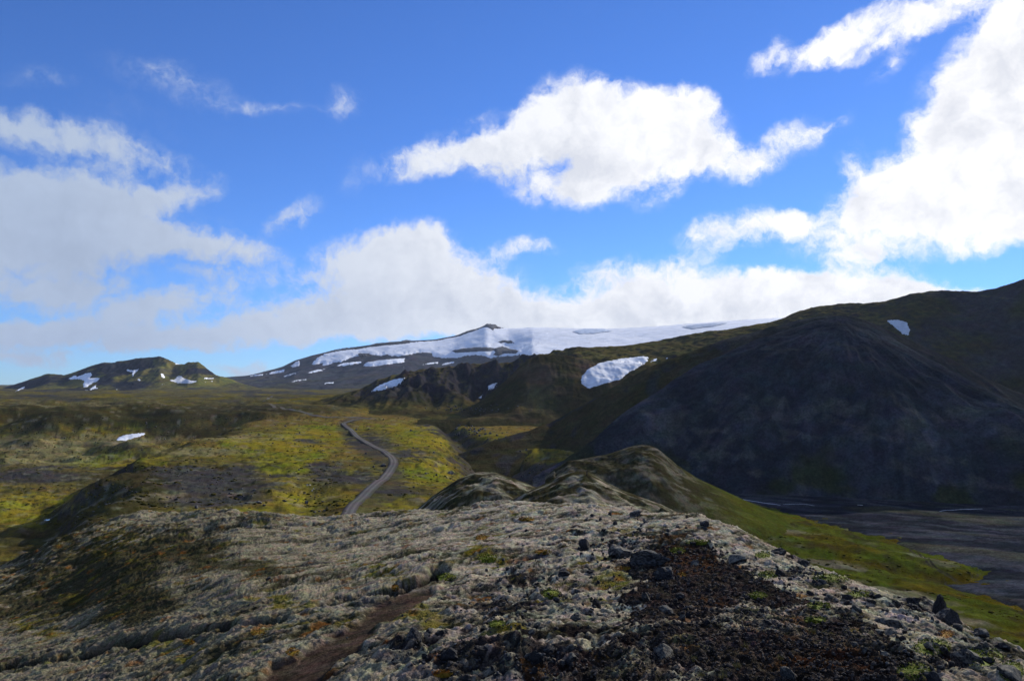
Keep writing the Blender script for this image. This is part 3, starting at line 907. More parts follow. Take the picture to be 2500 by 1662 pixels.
Cfm = lerp(Cfm, lerp(c_([.092, .064, .045]), c_([.050, .037, .028]), sstep(-.3, .5, nB)), tr)
Cfm = lerp(Cfm, c_([.014, .012, .010]), np.clip(ck * 1.8, 0, 1) * .95)
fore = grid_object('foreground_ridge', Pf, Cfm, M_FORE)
fore['label'] = 'stony ridge crusted with pale lichen in the foreground'
FORE = {'foreground_ridge'}

# ------------------------------------------------------------------ snow, ice and rock sheets lying on the slopes
random.seed(11)
M_SNOW = plain_mat('old_snow', (.82, .84, .88), (.70, .72, .75), .012, .8, .25, .04, 1.5, .1)
M_DRIFT = plain_mat('dirty_snow', (.80, .83, .88), (.66, .68, .72), .06, .75, .2, .3, .3, .1)


def layer_lines(mat):
    """thin dirt lines where summer layers of the snow crop out"""
    T = NT(mat.node_tree)
    b = mat.node_tree.nodes['Principled BSDF']
    src = b.inputs['Base Color'].links[0].from_socket
    co = T.n('ShaderNodeTexCoord').outputs['Object']
    nz = T.noise(T.vec('MULTIPLY', co, (.012, .012, .42)), 1.0, 4, .6)
    line = T.math('MULTIPLY', T.smooth(nz, .47, .5), T.smooth(nz, .53, .5))
    mat.node_tree.links.new(T.mix(T.math('MULTIPLY', line, .45), src, (.30, .29, .27)), b.inputs['Base Color'])


layer_lines(M_DRIFT)
M_ICE = plain_mat('crevassed_ice', (.62, .70, .80), (.40, .48, .58), .05, .5, 1.0, .06, 4.0, .3)
M_LAVA = plain_mat('far_lava', (.034, .034, .040), (.055, .050, .054), .03, .95, .6, .08, 3.0, .1)


def tag(o, label, cat=None, group=None, kind=None):
    o['label'] = label
    if cat:
        o['category'] = cat
    if group:
        o['group'] = group
    if kind:
        o['kind'] = kind
    return o


def mesh_object(name, verts, faces, mat, smooth=True, parent=None):
    me = bpy.data.meshes.new(name)
    me.from_pydata([tuple(v) for v in verts], [], [tuple(f) for f in faces])
    me.polygons.foreach_set('use_smooth', np.full(len(me.polygons), smooth))
    me.materials.append(mat)
    me.update()
    o = bpy.data.objects.new(name, me)
    COL.objects.link(o)
    if parent:
        o.parent = parent
    return o


def sheet(name, poly, mat, thick, only, step, edge_px=5.0, jit=1.2, low=-.35, base=0.0):
    """a lens of snow or rock on the land: outline in photo pixels, laid on the slope it touches"""
    pts = []
    n = len(poly)
    for i in range(n):
        (ax, ay), (bx, by) = poly[i], poly[(i + 1) % n]
        L = math.hypot(bx - ax, by - ay)
        k = max(1, int(L / (step * .6)))
        for j in range(k):
            t = j / k
            w = 0 if j == 0 else jit
            pts.append((ax + (bx - ax) * t + random.uniform(-w, w), ay + (by - ay) * t + random.uniform(-w, w) * .6))
    nb = len(pts)
    xs = [p[0] for p in poly]; ys = [p[1] for p in poly]
    gx, gy = np.meshgrid(np.arange(min(xs), max(xs), step), np.arange(min(ys), max(ys), step * .55))
    gx = (gx + np.random.RandomState(3).uniform(-.3, .3, gx.shape) * step).ravel(); gy = gy.ravel()
    ins = inside(gx, gy, pts)
    gx, gy = gx[ins], gy[ins]
    d = seg_dist(gx, gy, pts + pts[:1]) if len(gx) else np.zeros(0)
    keep = d > step * .4
    gx, gy, d = gx[keep], gy[keep], d[keep]
    allp = pts + list(zip(gx.tolist(), gy.tolist()))
    dist = [0.0] * nb + d.tolist()
    r = delaunay_2d_cdt([Vector(p) for p in allp], [], [list(range(nb))], 1, 1e-4)
    V, ok = [], []
    for co, orig in zip(r[0], r[3]):
        dd = max((dist[o] for o in orig), default=0.0)
        hit = None
        for k in range(30):
            hit = cast(co.x, co.y + k * .7, only)
            if hit:
                break
        ok.append(hit is not None)
        t = min(1.0, dd / edge_px)
        t = t * (2 - t)
        p = hit[0] if hit else Vector((0, 0, 0))
        V.append(p + Vector((0, 0, base + thick * (low + (1 - low) * t))))
    Fs = [f for f in r[2] if all(ok[i] for i in f)]
    # a sheet facing the viewer: make normals point up
    Fs = [f if (V[f[1]] - V[f[0]]).cross(V[f[2]] - V[f[0]]).z > 0 else f[::-1] for f in Fs]
    return mesh_object(name, V, Fs, mat)


def z2(pts):
    return [(550 + x * .36033, 750 + y * .36033) for x, y in pts]


def z1(pts):
    return [(x * .36033, 750 + y * .36033) for x, y in pts]


def z3(pts):
    return [(1250 + x * .52988, 700 + y * .52988) for x, y in pts]


VO = {'volcano'}
glacier_poly = z2([(575, 396), (612, 346), (660, 318), (700, 306), (790, 290), (900, 279), (975, 268), (1070, 254), (1165, 250), (1270, 234), (1420, 224), (1580, 194), (1650, 168), (1750, 133), (1790, 125), (1830, 142)]) + \
    [(1235, 799), (1300, 796), (1400, 798), (1500, 799), (1600, 794), (1700, 786), (1780, 780), (1900, 773), (1950, 773), (1950, 800), (1850, 815), (1700, 840), (1500, 862), (1350, 875), (1300, 872)] + \
    z2([(2030, 322), (1950, 332), (1850, 337), (1800, 347), (1750, 332), (1680, 327), (1620, 332), (1570, 347), (1470, 347), (1410, 337), (1400, 317), (1340, 307), (1250, 322), (1170, 337), (1105, 327), (1050, 332), (980, 322), (900, 332),
        (850, 347), (790, 372), (730, 380), (700, 395), (650, 402), (660, 380), (615, 392)])
g = sheet('glacier', glacier_poly, M_SNOW, 7, VO, 3.6, 9, 1.8, -.25)
tag(g, 'wide white glacier covering the upper slopes of the volcano', 'glacier')

isl = [
    ([(1530, 302), (1600, 287), (1700, 279), (1800, 281), (1850, 290), (1800, 305), (1720, 306), (1640, 311), (1560, 316)], 'long flat dark rock island across the middle of the glacier'),
    ([(1812, 290), (1880, 272), (1930, 290), (1990, 301), (1970, 320), (1890, 321), (1850, 336), (1815, 331), (1830, 310)], 'jagged dark rock island at the lower edge of the glacier'),
    ([(1845, 242), (1880, 232), (1940, 234), (1960, 250), (1912, 252), (1895, 243), (1868, 251)], 'small dark rock island on the snow just below the summit'),
    ([(1752, 130), (1775, 116), (1850, 124), (1832, 140), (1815, 165), (1790, 148)], 'dark rocky summit peak rising from the glacier'),
    ([(1590, 187), (1650, 162), (1700, 152), (1740, 139), (1700, 160), (1640, 174)], 'thin dark rock ridge leading up to the summit'),
    ([(1165, 247), (1210, 228), (1262, 228), (1230, 240), (1195, 249)], 'small dark rock knob on the left skyline of the glacier'),
    ([(970, 266), (1020, 250), (1150, 239), (1120, 247), (1030, 257)], 'narrow dark rock rib on the glacier skyline left of the knob'),
    ([(690, 308), (780, 283), (900, 273), (800, 288)], 'long dark rock rib at the left end of the glacier skyline'),
    ([(900, 320), (985, 319), (960, 330), (905, 333)], 'low dark rock bar at the lower left glacier edge'),
]
for poly, lab in isl:
    o = sheet('rock_outcrop', z2(poly), M_LAVA, 9, VO, 4.0, 2.2, .8, .15, base=6.0)
    tag(o, lab, 'rock', 'rock outcrops in the glacier')
for poly, lab in (([(1398, 812), (1425, 806), (1470, 806), (1495, 811), (1450, 817), (1415, 818)], 'blue grey crevassed icefall on the glacier near its middle'),
                  ([(1665, 801), (1700, 795), (1740, 792), (1775, 792), (1740, 800), (1690, 806)], 'blue grey crevassed icefall at the right end of the glacier')):
    o = sheet('icefall', poly, M_ICE, 5, VO, 4.0, 3, 1.0, .3, base=9.0)
    tag(o, lab, 'icefall', 'icefalls on the glacier')

snow_v = [
    ([(150, 466), (200, 455), (258, 450), (255, 461), (170, 470)], 'leftmost thin snow strip on the volcano skyline slope'),
    ([(270, 453), (330, 432), (405, 419), (400, 438), (330, 450)], 'slanting snow strip on the lower left volcano shoulder'),
    ([(440, 398), (480, 365), (508, 359), (506, 396), (455, 410)], 'square snow patch on the steep left shoulder of the volcano'),
    ([(380, 469), (440, 450), (500, 436), (470, 453), (410, 471)], 'thin slanting snow strip below the left volcano shoulder'),
    ([(550, 446), (600, 425), (685, 414), (650, 433), (570, 449)], 'lens of snow below the left end of the glacier'),
    ([(435, 508), (480, 490), (578, 482), (560, 491), (470, 505)], 'lowest long snow strip at the left foot of the volcano'),
    ([(665, 521), (680, 508), (745, 504), (735, 517)], 'small isolated snow patch at the foot of the volcano'),
    ([(740, 401), (790, 378), (920, 364), (932, 376), (800, 400)], 'flat snow field just under the left glacier edge'),
    ([(925, 402), (960, 370), (1040, 357), (1150, 347), (1225, 343), (1212, 362), (1235, 370), (1130, 386), (1000, 402)], 'largest separate snow field below the glacier'),
    ([(1330, 389), (1380, 375), (1442, 369), (1440, 383), (1380, 387)], 'short snow patch above the cliff edge on the volcano'),
    ([(1455, 391), (1500, 372), (1560, 364), (1552, 376), (1480, 394)], 'slanting snow patch right of the short one above the cliffs'),
    ([(1195, 406), (1225, 401), (1222, 409)], 'tiny snow fleck right below the largest snow field'),
    ([(955, 426), (1000, 417), (990, 427)], 'tiny snow fleck left below the largest snow field'),
    ([(665, 434), (705, 427), (690, 438)], 'tiny snow fleck beside the lens of snow'),
    ([(950, 346), (985, 339), (975, 349)], 'tiny snow fleck in the dark rock between glacier and snow field'),
]
for poly, lab in snow_v:
    o = sheet('snow_patch', z2(poly), M_SNOW, 3.0, VO, 2.6, 4, 1.1, -.3)
    tag(o, lab, 'snow', 'snow patches on the volcano')

snow_m = [
    ([(458, 485), (500, 462), (525, 460), (520, 470), (580, 445), (620, 440), (625, 460), (610, 478), (680, 475), (660, 505), (620, 520), (590, 540), (565, 545), (560, 520), (570, 500), (540, 488), (480, 490)], 'largest branching snow patch on the far left mountain'),
    ([(850, 431), (860, 418), (900, 425), (945, 415), (930, 435), (912, 450), (906, 472), (894, 466), (895, 440), (870, 436)], 'forked snow patch high on the middle of the far mountain'),
    ([(1088, 445), (1105, 449), (1121, 475), (1105, 484), (1090, 465)], 'narrow upright snow gully on the far mountain crag'),
    ([(1133, 484), (1180, 490), (1200, 465), (1225, 461), (1247, 480), (1290, 494), (1345, 499), (1300, 516), (1220, 519), (1160, 503)], 'snow apron at the foot of the far mountain crag'),
    ([(1365, 487), (1390, 475), (1450, 477), (1442, 487)], 'short snow strip at the right foot of the far mountain'),
    ([(1345, 507), (1440, 497), (1452, 503), (1360, 510)], 'thin lower snow strip at the right foot of the far mountain'),
    ([(930, 491), (940, 481), (957, 495), (945, 503)], 'small snow fleck below the forked patch on the far mountain'),
    ([(1085, 518), (1120, 515), (1122, 525), (1090, 526)], 'small flat snow fleck below the upright snow gully'),
    ([(93, 571), (165, 534), (168, 545), (120, 570)], 'slanting snow streak at the far left end of the mountain'),
    ([(600, 557), (640, 530), (664, 519), (650, 540), (670, 550), (640, 553), (610, 562)], 'angular snow patch right below the largest one on the far mountain'),
    ([(545, 566), (597, 559), (590, 569)], 'thin snow strip at the foot under the largest mountain patch'),
    ([(1188, 379), (1222, 374), (1216, 388), (1190, 388)], 'small snow patch near the crest of the far mountain crag'),
    ([(780, 557), (797, 549), (797, 560)], 'tiny snow fleck at the foot of the far mountain middle'),
    ([(88, 547), (106, 542), (100, 554)], 'tiny snow fleck above the slanting streak far left'),
]
for poly, lab in snow_m:
    o = sheet('snow_patch', z1(poly), M_SNOW, 2.0, {'far_mountain', 'ground'}, 2.4, 4, 1.0, -.3)
    tag(o, lab, 'snow', 'snow patches on the far mountain')

HILLS = {'cliff_plateau', 'rounded_hill', 'grassy_spur', 'scree_hill', 'ground'}
snow_n = [
    (z2([(978, 571), (1010, 545), (1060, 515), (1140, 485), (1230, 471), (1216, 495), (1170, 530), (1110, 550), (1040, 569)]), 'long white snow drift under the left cliff edge', 2.2),
    (z2([(1775, 532), (1810, 515), (1857, 503), (1832, 535), (1800, 562), (1782, 557)]), 'small snow drift in the narrow canyon', 1.2),
    (z2([(1710, 613), (1740, 590), (1757, 586), (1737, 610), (1715, 619)]), 'lower small snow drift at the canyon mouth', 1.0),
    (z3([(315, 447), (320, 410), (345, 380), (400, 350), (500, 328), (600, 318), (632, 320), (625, 345), (590, 370), (540, 395), (500, 430), (420, 450), (355, 471)]), 'biggest layered snow drift filling the hollow in the dark hills', 1.6),
    (z3([(620, 352), (660, 328), (676, 329), (665, 341)]), 'pointed snow tail right of the biggest drift', 1.0),
    (z3([(690, 333), (728, 319), (716, 333)]), 'farthest tiny snow tail right of the biggest drift', 1.0),
    (z3([(1720, 156), (1745, 151), (1782, 150), (1820, 162), (1836, 195), (1831, 226), (1800, 220), (1765, 190)]), 'wedge shaped snow patch behind the peak of the scree hill', 1.5),
    (z3([(1281, 182), (1292, 174), (1306, 181)]), 'tiny white snow dot on the dark plateau rim', 1.0),
    (z1([(783, 907), (790, 885), (830, 865), (900, 852), (992, 847), (985, 865), (920, 885), (850, 906)]), 'flat snow patch in the dark hollow on the left plain', .9),
    (z1([(996, 675), (1004, 667), (1020, 668), (1014, 676)]), 'tiny snow fleck on the plateau left of the road', .8),
]
for poly, lab, th in snow_n:
    o = sheet('snow_drift', poly, M_DRIFT, th, HILLS, 3.0, 9, 1.6, -.3)
    tag(o, lab, 'snow', 'snow drifts on the nearer hills')

# ------------------------------------------------------------------ river bed, streams, track and road
def spline(pts, n):
    pts = [Vector(p) for p in pts]
    out = []
    P = [pts[0] * 2 - pts[1]] + pts + [pts[-1] * 2 - pts[-2]]
    for i in range(1, len(P) - 2):
        for j in range(n):
            t = j / n
            a, b, c, d = P[i - 1], P[i], P[i + 1], P[i + 2]
            out.append(.5 * ((2 * b) + (c - a) * t + (2 * a - 5 * b + 4 * c - d) * t * t + (3 * b - a - 3 * c + d) * t ** 3))
    out.append(pts[-1])
    return out


def ribbon(name, pxs, offs, mat, only, n=8, heights=None, cols=None, widths=None, smoothz=21, bench=True):
    """strip along a line traced on the land; offs: cross offsets in metres"""
    line = []
    for p in pxs:
        h = cast(p[0], p[1], only)
        if h:
            line.append((h[0].x, h[0].y))
    pts = spline(line, n)
    L = len(pts)
    P = np.zeros((L, len(offs), 3))
    for i, p in enumerate(pts):
        a, b = pts[max(0, i - 1)], pts[min(L - 1, i + 1)]
        t = (b - a); t.normalize()
        nrm = Vector((t.y, -t.x))
        w = 1.0 if widths is None else float(np.interp(i / (L - 1), np.linspace(0, 1, len(widths)), widths))
        for j, off in enumerate(offs):
            q = p + nrm * off * w
            P[i, j, :2] = q.x, q.y
            h = drop(q.x, q.y, only)
            P[i, j, 2] = h[0].z if h else 0
    zm = P[..., 2].max(axis=1)
    zc = np.array([zm[max(0, i - 3):i + 4].max() for i in range(L)])      # bench built up to the highest ground beside it
    zc = np.maximum(smooth1(zc, 5), zm)
    for j in range(len(offs)):
        P[:, j, 2] = (zc if bench else P[:, j, 2]) + (heights[j] if heights else .05)
    C = np.zeros_like(P) + (np.array(cols)[None] if cols is not None else .1)
    return grid_object(name, P, C, mat, kind=None, bvh=False)


G = {'ground'}
road_far = [(905, 1023), (878, 1020), (850, 1019), (820, 1017.5), (790, 1017), (766, 1014), (748, 1008), (730, 1003), (710, 999), (690, 996), (668, 991), (652, 984), (645, 978), (655, 971), (664, 966)]
rc = [(.06, .055, .046), (.085, .078, .07), (.155, .143, .13), (.095, .088, .08), (.155, .143, .13), (.085, .078, .07), (.06, .055, .046)]
road = ribbon('gravel_road', ROAD_PX, [-2.6, -1.8, -.95, 0, .95, 1.8, 2.6], M_ROAD, G, 10, [-.30, .12, .10, .15, .10, .12, -.30], rc)
tag(road, 'pale grey gravel road winding across the mossy plain', kind='structure')
roadf = ribbon('gravel_road', road_far, [-2.4, -1.5, 0, 1.5, 2.4], M_ROAD, G, 8, [.10, .18, .20, .18, .10], [(.10, .085, .055), (.13, .118, .10), (.13, .118, .10), (.13, .118, .10), (.10, .085, .055)], bench=False)
tag(roadf, 'far stretch of gravel road crossing toward the plateau', kind='structure')

# river bed sheet over the valley floor
xb = np.linspace(120, 900, 420); yb = np.concatenate([np.linspace(90, 300, 130, endpoint=False), np.linspace(300, 560, 120)])
YB, XB = np.meshgrid(yb, xb, indexing='ij')
insb = inside(XB / S, YB / S, bed_poly)
edb = seg_dist(XB / S, YB / S, bed_poly) * S
sgn = np.where(insb, edb, -edb)
vx, vy = XB * .80 - YB * .60, XB * .60 + YB * .80      # along and across the valley
vy = vy + 10 * fbm(XB / 70, YB / 70, 3, seed=153)
nb1 = fbm(vx / 60, vy / 13, 5, seed=150); nb2 = fbm(vx / 15, vy / 6, 5, seed=151); nb3 = fbm(vx / 110, vy / 30, 4, seed=152)
ZB = -45 * S + 1.5 * sstep(-3, 4, sgn + 1.2 * nb2) - 1.3 + .55 * nb3 + .30 * nb1 + .12 * nb2
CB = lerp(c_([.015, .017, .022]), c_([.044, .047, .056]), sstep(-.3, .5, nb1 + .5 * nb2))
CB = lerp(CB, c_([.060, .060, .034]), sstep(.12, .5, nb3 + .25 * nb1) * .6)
PB = np.stack([XB, YB, ZB + CZ], -1)
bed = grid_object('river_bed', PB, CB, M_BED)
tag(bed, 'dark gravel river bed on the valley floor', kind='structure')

M_GLINT = plain_mat('stream_glint', (.55, .59, .63), (.30, .34, .38), .8, .35, .6, 2.0, .1, .5)  # pale base colour paints in the bright sky glinting off the streams
z7 = lambda pts: [(1700 + x * .3391, 1180 + y * .3391) for x, y in pts]
for pts, w, lab in (([(285, 106), (330, 114), (390, 126), (440, 133), (500, 142), (560, 149), (605, 156)], .6, 'white stream thread at the upper end of the river bed'),
                    ([(625, 151), (680, 149), (740, 148), (790, 151), (850, 160)], .45, 'second white stream thread right of the first one'),
                    ([(1750, 201), (1810, 196), (1880, 191), (1960, 186), (2060, 183)], .6, 'white stream thread at the right below the scree hill'),
                    ([(1160, 154), (1180, 156), (1200, 157)], .4, 'faint short stream glint in the middle of the river bed')):
    s = ribbon('stream', z7(pts), [-w, -.3 * w, .3 * w, w], M_GLINT, {'river_bed', 'ground'}, 6, [.05, .14, .14, .05], None, [.5, 1, .7, 1.1, .4], 5)
    tag(s, lab, 'stream', 'streams in the river bed')
M_RUT = plain_mat('wheel_rut_soil', (.030, .026, .020), (.050, .045, .025), .8, .95, .5, 3, .05, 0.0)
ruts = bpy.data.objects.new('vehicle_track', None)
COL.objects.link(ruts)
hh = cast(2260, 1378, G)
ruts.location = hh[0]
tag(ruts, 'pair of dark wheel ruts crossing the green valley slope', 'track')
for dx in (-5, 5):
    r_ = ribbon('wheel_rut', [(2215 + dx, 1338), (2240 + dx, 1352), (2270 + dx, 1374), (2305 + dx, 1398), (2345 + dx, 1424)], [-.35, 0, .35], M_RUT, G, 10, [.04, .06, .04], bench=False)
    r_.parent = ruts
    r_.matrix_parent_inverse = Matrix.Translation(-ruts.location)

# ------------------------------------------------------------------ rocks
M_ROCK = plain_mat('lava_rock', (.020, .018, .018), (.052, .050, .052), 9, .92, .9, 26, .03, .2)
M_ROCKL = plain_mat('lichen_rock', (.026, .024, .025), (.150, .145, .135), 7, .95, .9, 24, .03, .15)
M_BOULDER = plain_mat('plain_boulder', (.045, .043, .045), (.105, .10, .098), 1.6, .95, .8, 5, .1, .15)
M_PALE = plain_mat('pale_stone', (.40, .39, .36), (.55, .54, .50), 2, .9, .5, 5, .05, .2)
M_SOIL = plain_mat('cinder_gravel', (.024, .019, .016), (.095, .074, .060), 22, .95, .8, 60, .01, .15)


def crust(mat, amount, colour=(.26, .25, .22), scale=6.0):
    """pale lichen grown on the upper faces of a stone"""
    T = NT(mat.node_tree)
    b = mat.node_tree.nodes['Principled BSDF']
    src = b.inputs['Base Color'].links[0].from_socket
    ge = T.n('ShaderNodeNewGeometry')
    sp = T.n('ShaderNodeSeparateXYZ')
    mat.node_tree.links.new(ge.outputs['True Normal'], sp.inputs[0])
    nz = T.noise(ge.outputs['Position'], scale, 6, .65)
    f = T.math('MULTIPLY', T.smooth(sp.outputs[2], .25, .85), T.smooth(nz, .58 - amount, .66 - amount * .6))
    mat.node_tree.links.new(T.mix(f, src, colour), b.inputs['Base Color'])


crust(M_ROCK, .06, (.17, .16, .14), 14)
crust(M_ROCKL, .16, (.27, .245, .19), 14)
crust(M_BOULDER, .12, (.20, .19, .16), 2)


def rock_mesh(name, seed, sub=3, rough=.5, cuts=9):
    rnd = random.Random(seed)
    bm = bmesh.new()
    bmesh.ops.create_icosphere(bm, subdivisions=sub, radius=1.0)
    planes = []
    for _ in range(cuts):
        nv = Vector((rnd.gauss(0, 1), rnd.gauss(0, 1), rnd.gauss(0, .8))).normalized()
        planes.append((nv, rnd.uniform(.38, .80)))
    from mathutils import noise as mn
    off = Vector((seed * 3.1, seed * 1.7, seed * .9))
    for v in bm.verts:
        p = v.co.copy()
        for nv, dd in planes:
            k = p.dot(nv)
            if k > dd:
                p -= nv * (k - dd)
        f = mn.fractal(p * 2.6 + off, .7, 2.2, 5) * .16 * rough * 2
        v.co = p * (1 + f)
    me = bpy.data.meshes.new(name)
    bm.to_mesh(me)
    bm.free()
    me.polygons.foreach_set('use_smooth', np.full(len(me.polygons), False))
    return me


ROCKS = [rock_mesh('rock', 100 + i, 3, .6, 10) for i in range(10)]
ROCKS_S = [rock_mesh('rock', 200 + i, 2, .7, 9) for i in range(10)]


def with_mat(meshes, mat):
    out = []
    for m in meshes:
        c = m.copy()
        c.materials.clear()
        c.materials.append(mat)
        out.append(c)
    return out


R_BIG, R_BIGL = with_mat(ROCKS, M_ROCK), with_mat(ROCKS, M_ROCKL)
R_SM, R_SML = with_mat(ROCKS_S, M_ROCK), with_mat(ROCKS_S, M_ROCKL)
R_BOUL, R_PALE = with_mat(ROCKS_S, M_BOULDER), with_mat(ROCKS_S, M_PALE)
rr = random.Random(5)


def rock_at(name, px_, py_, w_px, h_px, meshes, only, sink=.3, depth=None, tilt=.35, k=None):
    h = cast(px_, py_, only)
    if not h:
        return None
    dist = h[2]
    wx = w_px * dist / F * .5
    hz = h_px * dist / F * .5
    o = bpy.data.objects.new(name, meshes[(k if k is not None else rr.randrange(len(meshes))) % len(meshes)])
    COL.objects.link(o)
    o.scale = (wx, (depth or rr.uniform(.75, 1.2)) * wx, hz * 1.25)
    o.rotation_euler = (rr.uniform(-tilt, tilt), rr.uniform(-tilt, tilt), rr.uniform(0, 6.28))
    o.location = h[0] + Vector((0, 0, hz * (1 - 2 * sink) * .9))
    return o


prom = [
    (2292, 1480, 40, 60, 'jagged black rock standing up on the right skyline of the ridge', 0), (2318, 1502, 62, 52, 'largest black boulder on the right skyline of the ridge', 0),
    (2345, 1487, 34, 26, 'small grey capped rock behind the largest black boulder', 1), (2166, 1512, 62, 36, 'smooth rounded grey boulder left of the largest black boulder', 1),
    (2358, 1612, 70, 44, 'rounded grey boulder low at the right beside green shrubs', 1), (2280, 1652, 46, 36, 'dark rock at the bottom edge right of the green shrub', 0),
    (1585, 1358, 112, 44, 'wide lichen capped outcrop with a dark overhang on the ridge', 1), (1515, 1345, 80, 40, 'broken dark outcrop left of the wide lichen capped one', 1),
    (1625, 1398, 62, 34, 'dark hollow fronted rock just below the wide outcrop', 0), (1428, 1330, 38, 40, 'upright dark rock standing on the middle of the ridge', 0),
    (1455, 1470, 30, 26, 'pointed dark rock in the middle of the lichen slope', 0), (1372, 1396, 34, 22, 'blocky black rock among orange moss', 0),
    (1405, 1507, 38, 24, 'square grey rock with yellow lichen at the gravel edge', 1), (1342, 1582, 46, 26, 'dark tilted slab low in the middle foreground', 0),
    (1622, 1488, 46, 22, 'flat grey stone beside a pale lichen strip', 1), (1575, 1452, 30, 20, 'grey rock at the upper edge of the gravel patch', 1),
    (1800, 1360, 56, 30, 'lichen covered rock at the right edge of the rusty soil', 1), (1902, 1396, 28, 28, 'dark knobby rock in pale moss right of the gravel', 0),
    (2022, 1352, 34, 20, 'dark rock on the ridge skyline above the green slope', 0), (1552, 1252, 44, 18, 'grey rock crowning the ridge crest near the middle', 1),
    (1722, 1276, 30, 14, 'small dark rock on the crest right of the crowning rock', 0), (1900, 1342, 48, 18, 'low dark crag on the sloping right crest', 0),
    (1960, 1372, 40, 18, 'second low crag further down the right crest', 0), (2230, 1462, 44, 24, 'dark crag just left of the jagged black rock', 0),
    (2395, 1545, 46, 22, 'grey crag on the crest right of the black boulders', 1), (2450, 1575, 36, 18, 'last dark crag before the right picture edge', 0),
    (2465, 1640, 60, 30, 'grey rock in the bottom right corner', 1), (1300, 1600, 44, 30, 'dark rock low in the foreground left of the tilted slab', 0),
    (1620, 1590, 60, 34, 'lichen tufted stone in the lower gravel patch', 1), (1920, 1640, 44, 26, 'grey angular stone at the bottom of the gravel patch', 1),
    (1010, 1545, 46, 30, 'dark clod of lava beside the brown trail', 0), (1100, 1590, 56, 32, 'black lava lump right of the brown trail', 0), (655, 1412, 16, 12, 'small brown stone alone on the left lichen slope', 0),
]
for i, (a, b, w, h, lab, li) in enumerate(prom):
    o = rock_at('rock', a, b + h * .35, w, h, R_BIGL if li else R_BIG, FORE, .34, k=i)
    if o:
        tag(o, lab, 'rock', 'rocks on the foreground ridge')
zones = [  # centre, spread, count, size range, label
    (1750, 1560, 330, 90, 80, 7, 19, 'dark cinder stone | the bare gravel patch', 0),
    (1380, 1430, 200, 70, 52, 8, 24, 'dark lava stone | the mid ridge lichen', 0),
    (1250, 1600, 220, 50, 24, 10, 28, 'black lava stone | the near middle foreground', 0),
    (1560, 1290, 190, 26, 32, 8, 20, 'small dark stone | the ridge crest', 0),
    (2060, 1440, 170, 45, 36, 9, 26, 'lava stone | the pale right shoulder', 0),
    (2330, 1590, 150, 55, 30, 10, 30, 'lichen grey stone | the shrubby right corner', 1),
]
ORD = lambda n: str(n) + ('th' if 10 <= n % 100 <= 20 else {1: 'st', 2: 'nd', 3: 'rd'}.get(n % 10, 'th'))


def order_labels(items, stem, where, bands):
    """items: (object, px, py); names each by its band, top to bottom, and its place from the left"""
    items = sorted(items, key=lambda t: t[2])
    nb_ = len(bands)
    for bi in range(nb_):
        part = items[bi * len(items) // nb_:(bi + 1) * len(items) // nb_]
        for r_i, (o, a, b) in enumerate(sorted(part, key=lambda t: t[1])):
            o['label'] = f'{stem}, {ORD(r_i + 1)} from the left in the {bands[bi]} {where}'


for cx_, cy_, sx_, sy_, n, s0, s1, lab, li in zones:
    k = 0
    zone_items = []
    while k < n:
        a, b = rr.gauss(cx_, sx_ * .7), rr.gauss(cy_, sy_ * .8)
        if not (0 < a < 2500 and b < 1662 and b > float(np.interp(a, [p[0] for p in FCREST], [p[1] for p in FCREST])) + 6):
            continue
        s = s0 + (s1 - s0) * rr.random() ** 2.2
        o = rock_at('rock', a, b, s, s * rr.uniform(.55, .95), R_SML if (li and rr.random() < .7) or rr.random() < .3 else R_SM, FORE, .42)
        k += 1
        if o:
            tag(o, lab, 'rock', 'rocks on the foreground ridge')
            zone_items.append((o, a, b))
    stem, where = lab.split(' | ')
    order_labels(zone_items, stem, where, ['top band of', 'upper band of', 'lower band of', 'bottom band of'])

# loose gravel: too many to count, one mass
def gravel_mass(name, n, sampler, size, mat, label):
    base = []
    for s in range(6):
        bm = bmesh.new()
        bmesh.ops.create_icosphere(bm, subdivisions=1, radius=1.0)
        r2 = random.Random(s)
        base.append((np.array([list(v.co * r2.uniform(.7, 1.25)) for v in bm.verts]), np.array([[v.index for v in f.verts] for f in bm.faces])))
        bm.free()
    V, Fc, off = [], [], 0
    k = 0
    while k < n:
        a, b = sampler()
        h = cast(a, b, FORE)
        k += 1
        if not h or h[2] > 60:
            continue
        s = size() * h[2] / F * .5
        v, f = base[k % 6]
        M = np.array(Matrix.Rotation(rr.uniform(0, 6.28), 3, Vector((rr.gauss(0, 1), rr.gauss(0, 1), rr.gauss(0, 1))).normalized()))
        vv = (v * np.array([1, rr.uniform(.7, 1.1), rr.uniform(.5, .85)])) @ M.T * s + np.array(h[0]) + np.array([0, 0, s * .3])
        V.append(vv); Fc.append(f + off); off += len(v)
    o = mesh_object(name, np.concatenate(V).tolist(), np.concatenate(Fc).tolist(), mat, False)
    return tag(o, label, kind='stuff')


def samp_cinder():
    while True:
        a, b = rr.uniform(1230, 2320), rr.uniform(1330, 1662)
        if inside(np.array([a + rr.gauss(0, 50)]), np.array([b + rr.gauss(0, 24)]), cinder_poly)[0]:
            return a, b


gravel_mass('cinder_gravel', 5200, samp_cinder, lambda: 2.5 + 9 * rr.random() ** 3.2, M_SOIL, 'loose black and brown cinder gravel covering the bare patch')


ROCKY = [(1500, 1330, 150, 40), (1300, 1420, 160, 50), (1250, 1500, 150, 50), (1400, 1600, 250, 60), (1250, 1620, 180, 40), (1950, 1400, 120, 25), (2250, 1480, 120, 30), (2300, 1600, 150, 40), (1050, 1590, 140, 50)]


